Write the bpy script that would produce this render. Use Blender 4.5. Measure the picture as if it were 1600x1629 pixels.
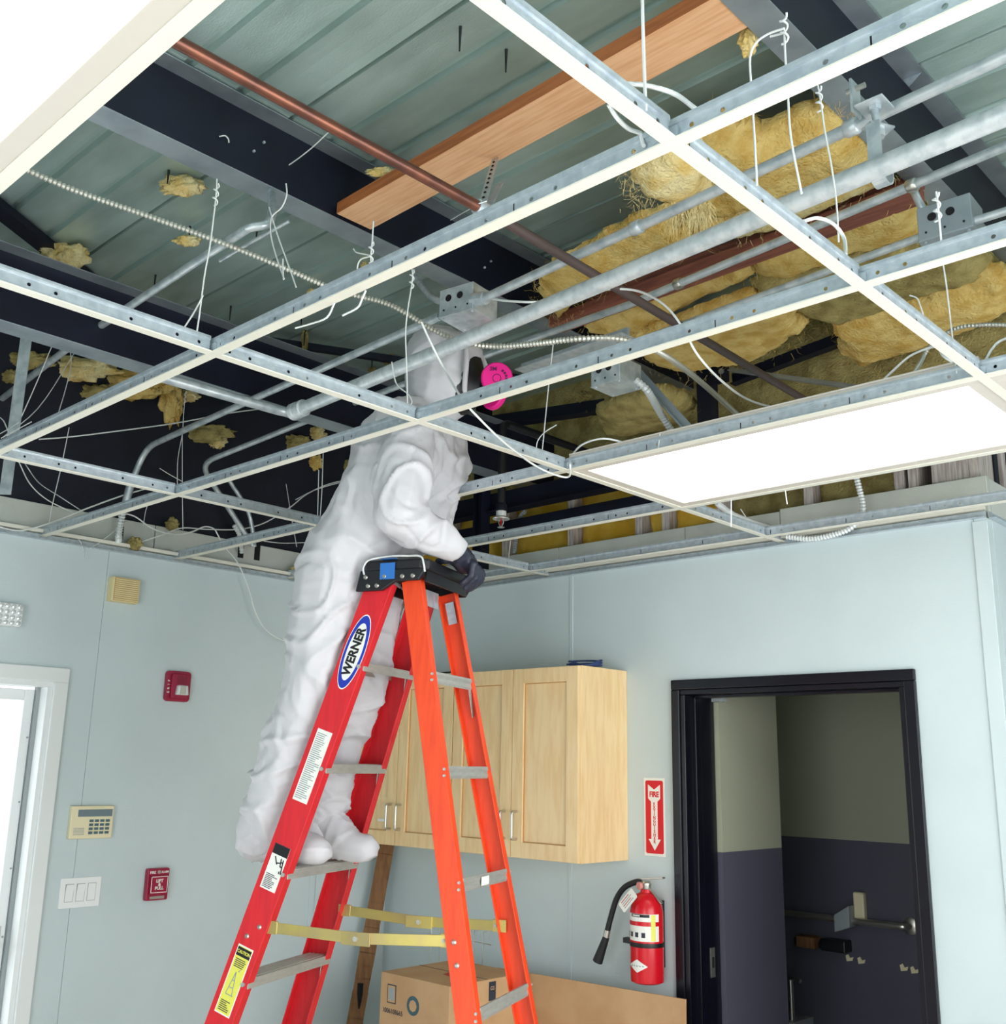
import bpy, bmesh, math, random
from mathutils import Vector, Matrix, noise
V3 = Vector
rnd = random.Random(7)
for o in list(bpy.data.objects): bpy.data.objects.remove(o)
sc = bpy.context.scene
COL = sc.collection
ZG = 2.60                                   # height of the suspended ceiling grid above the floor
# ------------------------------------------------------------------ camera
YAW, PITCH, ROLL = -0.7602, 0.2381, -0.0202
FPX = 1665.9
CAM = V3((4.2648, -3.6788, ZG - 0.8748))
fw = V3((math.sin(YAW)*math.cos(PITCH), math.cos(YAW)*math.cos(PITCH), math.sin(PITCH)))
r0 = V3((math.cos(YAW), -math.sin(YAW), 0)); d0 = fw.cross(r0)
rt = r0*math.cos(ROLL) + d0*math.sin(ROLL); dn = -r0*math.sin(ROLL) + d0*math.cos(ROLL)
cd = bpy.data.cameras.new('camera'); cam = bpy.data.objects.new('camera', cd); COL.objects.link(cam)
cd.sensor_fit = 'HORIZONTAL'; cd.sensor_width = 36; cd.lens = 36*FPX/1600; cd.clip_start = .05
M = Matrix((rt, -dn, -fw)).transposed().to_4x4(); M.translation = CAM; cam.matrix_world = M
sc.camera = cam
# ------------------------------------------------------------------ light and exposure
w = bpy.data.worlds.new('sky'); sc.world = w; w.use_nodes = True
bgn = w.node_tree.nodes['Background']; bgn.inputs[0].default_value = (.93, .97, 1, 1); bgn.inputs[1].default_value = 4.0
def area(name, loc, rot, sx, sy, e, col=(1, 1, 1)):
    l = bpy.data.lights.new(name, 'AREA'); l.shape = 'RECTANGLE'; l.size = sx; l.size_y = sy; l.energy = e; l.color = col
    o = bpy.data.objects.new(name, l); COL.objects.link(o); o.location = loc; o.rotation_euler = rot; return o
# daylight coming in through the big shop windows on the right and behind the photographer
area('window_daylight', (5.02, -1.75, 1.45), (0, math.radians(90), 0), 2.0, 2.7, 85, (1, .99, .97))
area('window_daylight', (3.75, -5.38, 1.45), (math.radians(90), 0, 0), 2.3, 2.0, 62, (.90, .96, 1))
sl = bpy.data.lights.new('sun', 'SUN'); sl.energy = 14; sl.angle = .01; sl.color = (1, .97, .92)
so_ = bpy.data.objects.new('sun', sl); COL.objects.link(so_); so_.rotation_euler = V3((-.22, .75, -1)).to_track_quat('-Z', 'Y').to_euler()
vs = sc.view_settings; vs.view_transform = 'Standard'; vs.look = 'None'; vs.gamma = 1; vs.exposure = -0.58
# ------------------------------------------------------------------ helpers
def at(px, py, h=None, X=None, Y=None):
    """world point on the line of sight of a photograph point, at height h over the grid or on a plane X / Y"""
    d = fw + rt*((px-800)/FPX) + dn*((py-814.5)/FPX)
    if h is not None: t = (ZG+h-CAM.z)/d.z
    elif X is not None: t = (X-CAM.x)/d.x
    else: t = (Y-CAM.y)/d.y
    return CAM + d*t
LX, LY, LYAW = 1.801, -1.48, -1.188          # the ladder stands here
LU = V3((math.cos(LYAW), math.sin(LYAW), 0)); LV = V3((-math.sin(LYAW), math.cos(LYAW), 0))
def W(u, v, z): return V3((LX, LY, 0)) + LU*u + LV*v + V3((0, 0, z))
def lin(c): return tuple(((x/255)/12.92 if x/255 <= .04045 else ((x/255+.055)/1.055)**2.4) for x in c)
MATS = {}
def mat(name, col, rough=.5, metal=0, col2=None, scale=20, bump=0, bscale=60, emit=0, stretch=None, spec=.5, mixlo=.4, mixhi=.65, trans=0, detail=4):
    if name in MATS: return MATS[name]
    m = bpy.data.materials.new(name); m.use_nodes = True; MATS[name] = m
    n = m.node_tree.nodes; L = m.node_tree.links; b = n['Principled BSDF']
    c = lin(col)+(1,)
    b.inputs['Base Color'].default_value = c; b.inputs['Roughness'].default_value = rough; b.inputs['Metallic'].default_value = metal
    b.inputs['Specular IOR Level'].default_value = spec
    if emit:
        b.inputs['Emission Color'].default_value = c; b.inputs['Emission Strength'].default_value = emit
    if col2 or bump:
        tc = n.new('ShaderNodeTexCoord'); mp = n.new('ShaderNodeMapping'); L.new(tc.outputs['Object'], mp.inputs[0])
        if stretch: mp.inputs['Scale'].default_value = stretch
    if col2:
        t = n.new('ShaderNodeTexNoise'); t.inputs['Scale'].default_value = scale; t.inputs['Detail'].default_value = detail
        L.new(mp.outputs[0], t.inputs[0])
        r = n.new('ShaderNodeValToRGB'); r.color_ramp.elements[0].position = mixlo; r.color_ramp.elements[1].position = mixhi
        r.color_ramp.elements[0].color = c; r.color_ramp.elements[1].color = lin(col2)+(1,)
        L.new(t.outputs[0], r.inputs[0]); L.new(r.outputs[0], b.inputs['Base Color'])
    if bump:
        t2 = n.new('ShaderNodeTexNoise'); t2.inputs['Scale'].default_value = bscale; t2.inputs['Detail'].default_value = 5
        L.new(mp.outputs[0], t2.inputs[0])
        bp = n.new('ShaderNodeBump'); bp.inputs['Strength'].default_value = bump; bp.inputs['Distance'].default_value = .01
        L.new(t2.outputs[0], bp.inputs['Height']); L.new(bp.outputs[0], b.inputs['Normal'])
    return m
M_WALL = mat('wall_vinyl', (198, 212, 214), .45, col2=(194, 208, 210), scale=3, bump=.08, bscale=160)
M_TRIM = mat('white_trim', (228, 232, 232), .4)
M_FLOOR = mat('floor_vinyl', (222, 218, 208), .4, col2=(212, 207, 197), scale=6)
M_CAP = mat('tee_white_enamel', (228, 226, 212), .4)
M_GALV = mat('galvanised_steel', (202, 212, 218), .36, .5, col2=(182, 194, 202), scale=45, bump=.1, bscale=120)
M_DECK = mat('roof_sheet_steel', (192, 213, 208), .38, .6, col2=(168, 190, 184), scale=5, bump=.12, bscale=190, stretch=(.5, 1.6, 1))
M_PURL = mat('purlin_steel', (168, 178, 184), .45, .7, col2=(146, 156, 164), scale=8, bump=.05)
M_DARK = mat('shaded_dark_steel', (19, 24, 44), .5, .3, col2=(14, 18, 34), scale=8)  # near-black navy steel; on purlin webs it paints in the plenum shade
M_BLACKWALL = mat('black_vapour_barrier', (17, 22, 38), .7, col2=(12, 16, 30), scale=6, bump=.2, bscale=20)
M_EMT = mat('conduit_zinc', (202, 210, 213), .34, .45, col2=(168, 180, 186), scale=25)
M_PIPE = mat('pipe_galvanised', (214, 220, 222), .40, .35, col2=(186, 196, 200), scale=40)
M_COPPER = mat('copper_tube', (142, 92, 74), .34, .7, col2=(108, 74, 66), scale=12)
M_IRON = mat('brown_iron_pipe', (92, 78, 76), .5, .4)
M_WOOD = mat('fir_board', (226, 178, 136), .6, col2=(212, 158, 114), scale=6, stretch=(1, 14, 14), bump=.1, bscale=40)
M_WOODD = mat('fir_edge', (186, 112, 62), .6, col2=(160, 92, 50), scale=6, stretch=(1, 14, 14))
M_RED = mat('red_primed_joist', (150, 88, 70), .6, col2=(122, 70, 58), scale=7, stretch=(1, 8, 8))
M_STUD = mat('weathered_stud', (206, 199, 192), .7, col2=(166, 152, 146), scale=8, stretch=(12, 12, 1), bump=.1)
M_BOARD = mat('painted_ledger', (202, 206, 198), .55, col2=(190, 194, 186), scale=5, bump=.08)
M_GLASSWOOL = mat('glass_wool', (226, 200, 128), .95, col2=(204, 166, 88), scale=16, bump=1.0, bscale=95, spec=.1)
M_WOOLP = mat('glass_wool_pale', (236, 222, 170), .95, col2=(220, 190, 116), scale=14, bump=1.0, bscale=95, spec=.1)
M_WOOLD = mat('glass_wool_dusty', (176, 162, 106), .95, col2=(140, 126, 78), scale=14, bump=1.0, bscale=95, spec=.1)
M_WIREW = mat('white_cable', (226, 230, 228), .5)
M_WIRE = mat('steel_wire', (196, 204, 206), .4, .5)
M_ARM = mat('armoured_cable', (186, 186, 176), .35, .6)
M_FLEX = mat('white_flex', (216, 222, 222), .45, .2)
M_BLACK = mat('black_plastic', (18, 19, 24), .45)
M_HOLE = mat('dark_void', (8, 9, 14), .8)
M_CHROME = mat('brushed_nickel', (200, 198, 190), .3, .9)
M_MAPLE = mat('maple_veneer', (240, 210, 160), .38, col2=(232, 196, 142), scale=5, stretch=(9, 9, 1.2), bump=.03)
M_MAPLED = mat('recess_shade', (196, 150, 96), .5)  # darker tan that paints shade into shallow recesses
M_FRAMEBLK = mat('black_door_paint', (9, 11, 22), .28)
M_KHAKI = mat('khaki_paint', (160, 163, 142), .6, bump=.1, bscale=120)
M_CHAR = mat('charcoal_paint', (80, 80, 94), .5, bump=.12, bscale=120)
M_REDP = mat('fire_red_plastic', (152, 16, 58), .35)
M_FRED = mat('extinguisher_red', (206, 18, 34), .25)
M_SIGNR = mat('sign_red', (214, 26, 44), .4)
M_WHITE = mat('white_plastic', (238, 240, 240), .4)
M_CREAM = mat('cream_plastic', (232, 222, 186), .45)
M_BEIGE = mat('beige_plastic', (226, 212, 160), .5)
M_LCD = mat('lcd_grey', (110, 128, 134), .25)
M_GREY = mat('grey_plastic', (150, 158, 160), .45)
M_CARD = mat('kraft_cardboard', (198, 160, 118), .75, col2=(188, 148, 106), scale=7, bump=.05)
M_CARDD = mat('kraft_brown', (132, 94, 58), .8, col2=(112, 78, 48), scale=7, stretch=(8, 8, 1))
M_INK = mat('print_ink', (44, 50, 62), .7)
M_INKR = mat('print_red', (178, 60, 44), .7)
M_LADSH = mat('fibreglass_orange_shaded', (216, 34, 44), .42, col2=(204, 30, 42), scale=60, bump=.06, bscale=200, stretch=(1, 1, .1))  # same orange fibreglass, shade on the front rails put into a redder colour
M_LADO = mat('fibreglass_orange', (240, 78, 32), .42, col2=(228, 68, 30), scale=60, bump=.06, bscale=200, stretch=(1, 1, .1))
M_ALU = mat('step_aluminium', (190, 190, 182), .42, .45, col2=(180, 180, 172), scale=30, stretch=(1, 1, 4))
M_BRASS = mat('yellow_zinc', (206, 188, 110), .35, .7, col2=(190, 170, 120), scale=10)
M_SUIT = mat('white_coverall', (200, 199, 203), .5, bump=.08, bscale=28)
M_GLOVE = mat('navy_glove', (38, 42, 58), .45, bump=.1, bscale=120)
M_SKIN = mat('skin', (196, 140, 112), .5)
M_PINK = mat('pink_filter', (236, 24, 140), .5)
M_FPRINT = mat('filter_ink', (110, 14, 80), .5)
M_BLUE = mat('label_blue', (24, 52, 172), .45)
M_TAPE = mat('blue_tape', (40, 110, 190), .6)
M_YEL = mat('label_yellow', (228, 226, 96), .45)
M_PAPER = mat('label_white', (236, 236, 230), .5)
M_HAIR = mat('dark_hair', (30, 24, 22), .6)
M_LIGHT = mat('lit_diffuser', (255, 255, 255), .6, emit=3.6)
M_PANELF = mat('light_frame_enamel', (206, 200, 190), .45)
M_CLEAR = mat('clear_lens', (220, 226, 226), .15, .3)

class MB:
    """collects vertices and faces; M is applied to what is added"""
    def __init__(s, M=None): s.v = []; s.f = []; s.M = M
    def add(s, vs_, fs):
        k = len(s.v)
        s.v += [tuple(s.M @ V3(p)) if s.M else tuple(p) for p in vs_]
        s.f += [tuple(i+k for i in f) for f in fs]; return s
    def box(s, a, b):
        (x0, y0, z0), (x1, y1, z1) = a, b
        return s.add([(x0,y0,z0),(x1,y0,z0),(x1,y1,z0),(x0,y1,z0),(x0,y0,z1),(x1,y0,z1),(x1,y1,z1),(x0,y1,z1)],
                     [(0,3,2,1),(4,5,6,7),(0,1,5,4),(1,2,6,5),(2,3,7,6),(3,0,4,7)])
    def bar(s, p, q, w_, t, up=(0, 0, 1)):
        """a bar from p to q, w_ wide across, t thick along up"""
        p, q = V3(p), V3(q); d = (q-p).normalized(); a = d.cross(V3(up))
        if a.length < 1e-4: a = d.cross(V3((1, 0, 0)))
        a.normalize(); b = a.cross(d).normalized(); a = a*w_/2; b = b*t/2
        return s.add([p-a-b, p+a-b, p+a+b, p-a+b, q-a-b, q+a-b, q+a+b, q-a+b],
                     [(0,1,2,3),(7,6,5,4),(4,5,1,0),(5,6,2,1),(6,7,3,2),(7,4,0,3)])
    def tube(s, pts, r, n=8, cap=True):
        pts = [V3(p) for p in pts]; m = len(pts); rs = r if isinstance(r, (list, tuple)) else [r]*m
        base = len(s.v); vv = []; T = []
        for i in range(m): T.append((pts[min(i+1, m-1)]-pts[max(i-1, 0)]).normalized())
        a = T[0].cross(V3((.31, .22, .93))).normalized(); 
        for i in range(m):
            a = (a - T[i]*a.dot(T[i])).normalized(); b = T[i].cross(a)
            for k in range(n):
                t = 2*math.pi*k/n; vv.append(pts[i]+(a*math.cos(t)+b*math.sin(t))*rs[i])
        ff = [(i*n+k, i*n+(k+1) % n, (i+1)*n+(k+1) % n, (i+1)*n+k) for i in range(m-1) for k in range(n)]
        if cap: ff += [tuple(range(n-1, -1, -1)), tuple((m-1)*n+k for k in range(n))]
        return s.add(vv, ff)
    def cyl(s, p, q, r, n=16, r2=None): return s.tube([p, q], [r, r if r2 is None else r2], n)
    def lathe(s, prof, o=(0, 0, 0), n=24, axis=(0, 0, 1)):
        ax = V3(axis).normalized(); o = V3(o); a = ax.orthogonal().normalized(); b = ax.cross(a); m = len(prof)
        vv = [o+ax*z+(a*math.cos(2*math.pi*k/n)+b*math.sin(2*math.pi*k/n))*r for r, z in prof for k in range(n)]
        ff = [(i*n+k, i*n+(k+1) % n, (i+1)*n+(k+1) % n, (i+1)*n+k) for i in range(m-1) for k in range(n)]
        ff += [tuple(range(n-1, -1, -1)), tuple((m-1)*n+k for k in range(n))]
        return s.add(vv, ff)
    def prism(s, poly, z0, z1):
        n = len(poly)
        return s.add([(x, y, z0) for x, y in poly]+[(x, y, z1) for x, y in poly],
                     [tuple(range(n-1, -1, -1)), tuple(range(n, 2*n))]+[(i, (i+1) % n, n+(i+1) % n, n+i) for i in range(n)])
    def sweep(s, prof, p, q, a, b):
        """closed 2-d profile (in axes a, b) swept from p to q"""
        p, q, a, b = V3(p), V3(q), V3(a), V3(b); n = len(prof)
        return s.add([p+a*x+b*y for x, y in prof]+[q+a*x+b*y for x, y in prof],
                     [tuple(range(n-1, -1, -1)), tuple(range(n, 2*n))]+[(i, (i+1) % n, n+(i+1) % n, n+i) for i in range(n)])
    def quad(s, a, b, c, d): return s.add([a, b, c, d], [(0, 1, 2, 3)])
    def obj(s, name, m, parent=None, smooth=None, bevel=0):
        me = bpy.data.meshes.new(name); me.from_pydata(s.v, [], s.f); me.validate(); me.update()
        bm = bmesh.new(); bm.from_mesh(me); bmesh.ops.recalc_face_normals(bm, faces=bm.faces); bm.to_mesh(me); bm.free()
        me.materials.append(m)
        if smooth is not None:
            me.polygons.foreach_set('use_smooth', [True]*len(me.polygons)); me.set_sharp_from_angle(angle=math.radians(smooth))
        o = bpy.data.objects.new(name, me); COL.objects.link(o)
        if parent is not None:
            o.parent = parent; o.matrix_parent_inverse = parent.matrix_basis.inverted()
        if bevel:
            bv = o.modifiers.new('bevel', 'BEVEL'); bv.width = bevel; bv.segments = 2; bv.limit_method = 'ANGLE'
        return o
def tag(o, label=None, cat=None, group=None, kind=None):
    if label: o['label'] = label
    if cat: o['category'] = cat
    if group: o['group'] = group
    if kind: o['kind'] = kind
    return o
def empty(name, loc, label=None, cat=None, group=None, kind=None):
    o = bpy.data.objects.new(name, None); COL.objects.link(o); o.location = loc; o.empty_display_size = .05
    return tag(o, label, cat, group, kind)
def smooth_path(pts, k=6):
    pts = [V3(p) for p in pts]
    if len(pts) < 3: return pts
    out = []
    P = [pts[0]*2-pts[1]]+pts+[pts[-1]*2-pts[-2]]
    for i in range(1, len(P)-2):
        a, b, c, d = P[i-1], P[i], P[i+1], P[i+2]
        for j in range(k):
            t = j/k; out.append(.5*((2*b)+(c-a)*t+(2*a-5*b+4*c-d)*t*t+(3*b-a-3*c+d)*t**3))
    out.append(pts[-1]); return out
def frame(o, xd, yd):
    xd, yd = V3(xd).normalized(), V3(yd).normalized(); z = xd.cross(yd)
    m = Matrix((xd, yd, z)).transposed().to_4x4(); m.translation = V3(o); return m
def text(name, s, size, M_, m, parent, ext=.0006, sx=1, ax='CENTER', bold=0, space=1):
    cu = bpy.data.curves.new(name, 'FONT'); cu.body = s; cu.size = size; cu.align_x = ax; cu.align_y = 'CENTER'; cu.extrude = ext
    cu.offset = bold; cu.space_line = space
    t = bpy.data.objects.new(name, cu); COL.objects.link(t)
    dg = bpy.context.evaluated_depsgraph_get(); me = bpy.data.meshes.new_from_object(t.evaluated_get(dg)); bpy.data.objects.remove(t)
    me.transform(M_ @ Matrix.Diagonal((sx, 1, 1, 1))); me.materials.clear(); me.materials.append(m)
    o = bpy.data.objects.new(name, me); COL.objects.link(o)
    if parent is not None: o.parent = parent; o.matrix_parent_inverse = parent.matrix_basis.inverted()
    return o
def rrect(w_, h_, r, n=4):
    out = []
    for cx, cy, a0 in ((w_/2-r, h_/2-r, 0), (-w_/2+r, h_/2-r, 90), (-w_/2+r, -h_/2+r, 180), (w_/2-r, -h_/2+r, 270)):
        for k in range(n+1):
            a = math.radians(a0+90*k/n); out.append((cx+r*math.cos(a), cy+r*math.sin(a)))
    return out
def nz(p, s=1): return noise.noise(V3(p)*s)

# ================================================================== THE SETTING
RX, RY = 5.1, -5.5
tag(MB().box((-.2, RY-.2, -.1), (RX+.2, 1.8, 0)).obj('floor', M_FLOOR), kind='structure')
# --- wall_back with vinyl panels, door opening X 1.80..2.74, top 2.04
DX0, DX1, DZ = 1.800, 2.738, 2.045
wb = empty('wall_back', (0, 0, 0), kind='structure')
seams = [-.05, 1.215, DX0, DX1, 3.016, 3.062]
for a, b in zip(seams[:-1], seams[1:]):
    z0 = DZ if a == DX0 else 0
    ga, gb = (0 if a in (DX0, DX1) else .001), (0 if b in (DX0, DX1) else .001)
    MB().box((a+ga, 0, z0), (b-gb, .05, ZG-.012)).obj('panel', M_WALL, wb)
MB().box((3.012, -.006, 0), (3.064, 0, ZG-.02)).obj('corner_batten', M_WALL, wb, bevel=.002)
tag(MB().box((3.022, .0505, 0), (3.062, 1.7, ZG-.012)).obj('wall_return', M_WALL), kind='structure')
MB().box((1.205, -.004, 0), (1.222, 0, ZG-.02)).obj('seam_batten', M_WALL, wb)
# ledger boards, studs and glass wool above it
for a, b in ((-.05, 1.10), (1.103, 1.81), (1.813, 2.26), (2.263, 3.06)):
    MB().box((a, .035, ZG-.03), (b, .058, ZG+.142+.006*math.sin(a*9))).obj('ledger_board', M_BOARD, wb, bevel=.002)
MB().box((3.04, .06, ZG-.0118), (3.0615, 1.7, ZG+.14)).obj('ledger_board', M_BOARD, wb)
for x in (.30, .705, 1.135, 1.53, 1.675, 1.955, 2.355, 2.722, 2.775, 2.862, 2.995):
    MB().box((x, .062, ZG-.3), (x+.038, .20, ZG+.46)).obj('stud', M_STUD, wb, bevel=.002)
MB().box((2.90, .062, ZG+.12), (2.994, .09, ZG+.46)).obj('blocking', M_STUD, wb)
for i, (a, b) in enumerate(((-.05, .30), (.34, .70), (.745, 1.13), (1.175, 1.525), (1.57, 1.672), (1.715, 1.95), (1.995, 2.35), (2.395, 2.72), (2.90, 2.99))):
    g = MB(); n = 10; mz = 14
    g.add([(a+(b-a)*k/n, .15+.012*nz((k*.7, j*.6, i*3.1)), ZG+.08+.38*j/mz) for j in range(mz+1) for k in range(n+1)],
          [(j*(n+1)+k, j*(n+1)+k+1, (j+1)*(n+1)+k+1, (j+1)*(n+1)+k) for j in range(mz) for k in range(n)])
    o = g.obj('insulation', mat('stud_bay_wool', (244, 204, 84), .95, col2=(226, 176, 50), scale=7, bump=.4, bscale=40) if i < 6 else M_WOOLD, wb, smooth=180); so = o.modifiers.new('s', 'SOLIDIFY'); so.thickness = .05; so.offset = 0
MB().box((-.1, .21, ZG-.3), (3.036, .25, ZG+1.06)).obj('sheathing', M_BLACKWALL, wb)
MB().box((2.985, .251, ZG-.3), (3.0, 1.7, ZG+1.06)).obj('sheathing', M_BLACKWALL, wb)
for y_ in (.30, .46, .86, 1.26, 1.6): MB().box((3.001, y_, ZG-.1), (3.036, y_+.038, ZG+1.0)).obj('stud', M_STUD, wb, bevel=.002)
g = MB(); n, mz = 60, 16
g.add([(-.05+4.6*k/n, .17+.03*nz((k*.4, j*.5, 5.5)), ZG+.45+.6*j/mz) for j in range(mz+1) for k in range(n+1)],
      [(j*(n+1)+k, j*(n+1)+k+1, (j+1)*(n+1)+k+1, (j+1)*(n+1)+k) for j in range(mz) for k in range(n)])
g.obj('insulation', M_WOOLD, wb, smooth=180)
# --- wall_left with exterior door opening Y -2.70..-1.80
wl = empty('wall_left', (0, 0, 0), kind='structure')
EY0, EY1, EZ = -2.72, -1.815, 2.02
ys = [RY, EY0, EY1, -1.64, -.44, .05]
for a, b in zip(ys[:-1], ys[1:]):
    ga, gb = (0 if a in (EY0, EY1) else .0008), (0 if b in (EY0, EY1) else .0008)
    MB().box((-.05, a+ga, EZ if a == EY0 else 0), (0, b-gb, ZG-.012)).obj('panel', M_WALL, wl)
MB().box((0, -.478, 0), (.004, -.452, ZG-.02)).obj('seam_batten', M_WALL, wl)
ys = [RY, -1.42, -.62, .06]
for a, b in zip(ys[:-1], ys[1:]):
    MB().box((-.058, a+.002, ZG-.03), (-.035, b-.002, ZG+.147)).obj('ledger_board', M_BOARD, wl, bevel=.002)
MB().box((-.16, RY, ZG-.05), (-.065, .25, ZG+1.06)).obj('upper_lining', M_BLACKWALL, wl)
# --- unseen walls of the room, with the windows that let the daylight in
wr = empty('wall_right', (RX, 0, 0), kind='structure')
for a, b in (((RX, RY, 0), (RX+.1, 1.8, .4)), ((RX, RY, 2.5), (RX+.1, 1.8, 3.7)), ((RX, -.3, .4), (RX+.1, 1.8, 2.5)), ((RX, RY, .4), (RX+.1, -3.2, 2.5))):
    MB().box(a, b).obj('panel', M_WALL, wr)
wf = empty('wall_front', (0, RY, 0), kind='structure')
for a, b in (((-.1, RY-.1, 0), (RX, RY, .4)), ((-.1, RY-.1, 2.5), (RX, RY, 3.7)), ((-.1, RY-.1, .4), (2.5, RY, 2.5)), ((5.0, RY-.1, .4), (RX, RY, 2.5))):
    MB().box(a, b).obj('panel', M_WALL, wf)
tag(MB().box((3.06, 1.7, 0), (RX, 1.8, 3.7)).obj('wall_recess', M_WALL), kind='structure')
for k, (a, b, hor) in enumerate((((RX+.03, -3.2, .4), (RX+.07, -.3, 2.5), 1), ((2.5, RY-.07, .4), (5.0, RY-.03, 2.5), 0))):
    wn = empty('window_%d' % (k+1), a, kind='structure')
    fm = MB(); i0, i1 = (1, 2) if hor else (0, 2)
    for j in range(4):
        p0, p1 = list(a), list(b); c = a[i0]+(b[i0]-a[i0])*j/3; p0[i0] = c-.025; p1[i0] = c+.025; fm.box(p0, p1)
    for z in (.4, 2.46):
        p0, p1 = list(a), list(b); p0[2] = z; p1[2] = z+.04; fm.box(p0, p1)
    fm.obj('window_frame', M_TRIM, wn)
# --- roof: steel sheet with narrow ribs every 166 mm, in lapped sheets
ceil = empty('ceiling', (0, 0, ZG+1.01), kind='structure')
ZD = ZG+1.01; PIT = .1662; y = -2.137-PIT*27; sheet = 0
while y < 1.75:
    g = MB(); prof = []
    for r in range(3):
        yy = y+r*PIT
        prof += [(yy, 0), (yy+.003, .018), (yy+.025, .018), (yy+.032, 0), (yy+.085, .0015), (yy+PIT-.012, 0)]
    prof += [(y+3*PIT+.016, -.0025)]
    nseg = 12
    vv = [(-.16+(6.4*k/nseg), p[0], ZD+p[1]+.004*nz((k*.8, p[0]*3, 2))) for k in range(nseg+1) for p in prof]; m_ = len(prof)
    g.add(vv, [(k*m_+i, k*m_+i+1, (k+1)*m_+i+1, (k+1)*m_+i) for k in range(nseg) for i in range(m_-1)])
    o = g.obj('roof_sheet', M_DECK, ceil); so = o.modifiers.new('s', 'SOLIDIFY'); so.thickness = .0012; so.offset = 1
    y += 3*PIT
tag(MB().box((-.2, RY-.1, ZD+.05), (6.2, 1.8, ZD+.1)).obj('roof_top', M_BLACKWALL), kind='structure')
# wall angles around the grid
def angle(name, p, q, inw):
    g = MB(); inw = V3(inw)
    g.sweep([(0, 0), (.024, 0), (.024, .0025), (.0025, .0025), (.0025, .024), (0, .024)], p, q, inw, (0, 0, 1))
    return tag(g.obj(name, M_GALV), kind='structure')
angle('trim_1', (0, RY, ZG-.012), (0, 0, ZG-.012), (1, 0, 0))
angle('trim_2', (0, 0, ZG-.012), (3.06, 0, ZG-.012), (0, -1, 0))
angle('trim_3', (3.064, .01, ZG-.012), (3.064, 1.7, ZG-.012), (1, 0, 0))
tag(MB().box((.0, RY, ZG+.016), (.02, -.02, ZG+.03)).obj('trim_4', M_CAP), kind='structure')
tag(MB().box((.02, -.02, ZG+.016), (3.06, 0, ZG+.030)).obj('trim_5', M_CAP), kind='structure')

# --- restroom behind the black frame
rw = empty('wall_restroom', (0, 0, 0), kind='structure')
def two_tone(a, b, name):
    (x0, y0), (x1, y1) = a, b
    MB().box((x0, y0, 1.40), (x1, y1, 2.5)).obj('upper_paint', M_KHAKI, rw)
    MB().box((x0, y0, 0), (x1, y1, 1.40)).obj('lower_paint', M_CHAR, rw)
two_tone((1.80, .215), (1.842, .70), 'a'); two_tone((.6, 1.5), (3.02, 1.56), 'b'); two_tone((.6, .66), (1.80, .70), 'c'); two_tone((2.98, .06), (3.02, 1.5), 'd'); two_tone((.56, .70), (.6, 1.5), 'e')
tag(MB().box((.5, .06, 2.5), (3.05, 1.6, 2.54)).obj('ceiling_restroom', M_KHAKI), kind='structure')

# ================================================================== DOORS
d2 = empty('door_2', (DX0, 0, 0), 'black painted door frame around the restroom opening', 'door frame', kind='structure')
def casing(x0, x1, z1, wd, mt, parent, side):  # stepped casing on the face of the wall
    for a, b, nm in ((x0-wd, x0, 'casing'), (x1, x1+wd, 'casing')):
        MB().box((a, -.018, 0), (b, 0, z1)).obj(nm, mt, parent, bevel=.004)
    MB().box((x0-wd, -.018, z1), (x1+wd, 0, z1+wd)).obj('head_casing', mt, parent, bevel=.004)
casing(DX0, DX1, DZ, .04, M_FRAMEBLK, d2, 1)
MB().box((DX0, -.010, 0), (DX0+.022, .21, DZ-.02)).obj('jamb', M_FRAMEBLK, d2, bevel=.003)
MB().box((DX1-.022, -.010, 0), (DX1, .15, DZ-.02)).obj('jamb', M_FRAMEBLK, d2, bevel=.003)
MB().box((DX0, -.010, DZ-.02), (DX1, .15, DZ)).obj('head_jamb', M_FRAMEBLK, d2, bevel=.003)
MB().box((DX0+.022, .05, 0), (DX0+.034, .09, DZ-.02)).obj('stop', M_FRAMEBLK, d2, bevel=.002)
MB().box((DX0+.022, .05, DZ-.032), (DX1-.022, .09, DZ-.02)).obj('stop', M_FRAMEBLK, d2, bevel=.002)
st = MB().box((DX0+.022, .135, .93), (DX0+.0245, .165, 1.04)).obj('strike_plate', M_CHROME, d2)
MB().box((DX0+.0245, .143, .965), (DX0+.026, .157, 1.005)).obj('latch_hole', M_HOLE, st)
MB().box((DX0+.045, .155, 2.004), (DX0+.10, .185, 2.02)).obj('closer_arm', M_GREY, d2)
# exterior door in the left wall: white casing, open to the bright daylight, glazed leaf
d1 = empty('door_1', (0, EY0, 0), kind='structure')
MB().box((0, EY1, 0), (.018, EY1+.058, EZ)).obj('casing', M_TRIM, d1, bevel=.003)
MB().box((0, EY0-.058, 0), (.018, EY0, EZ)).obj('casing', M_TRIM, d1, bevel=.003)
MB().box((0, EY0-.058, EZ), (.018, EY1+.058, EZ+.058)).obj('head_casing', M_TRIM, d1, bevel=.003)
MB().box((-.12, EY1-.02, 0), (.004, EY1, EZ-.0205)).obj('jamb', M_TRIM, d1); MB().box((-.12, EY0, 0), (.004, EY0+.02, EZ-.0205)).obj('jamb', M_TRIM, d1)
MB().box((-.12, EY0, EZ-.02), (.004, EY1, EZ)).obj('head_jamb', M_TRIM, d1)
MB().box((-.085, EY1-.034, 0), (-.06, EY1-.02, EZ-.02)).obj('weather_strip', M_GREY, d1)
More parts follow.
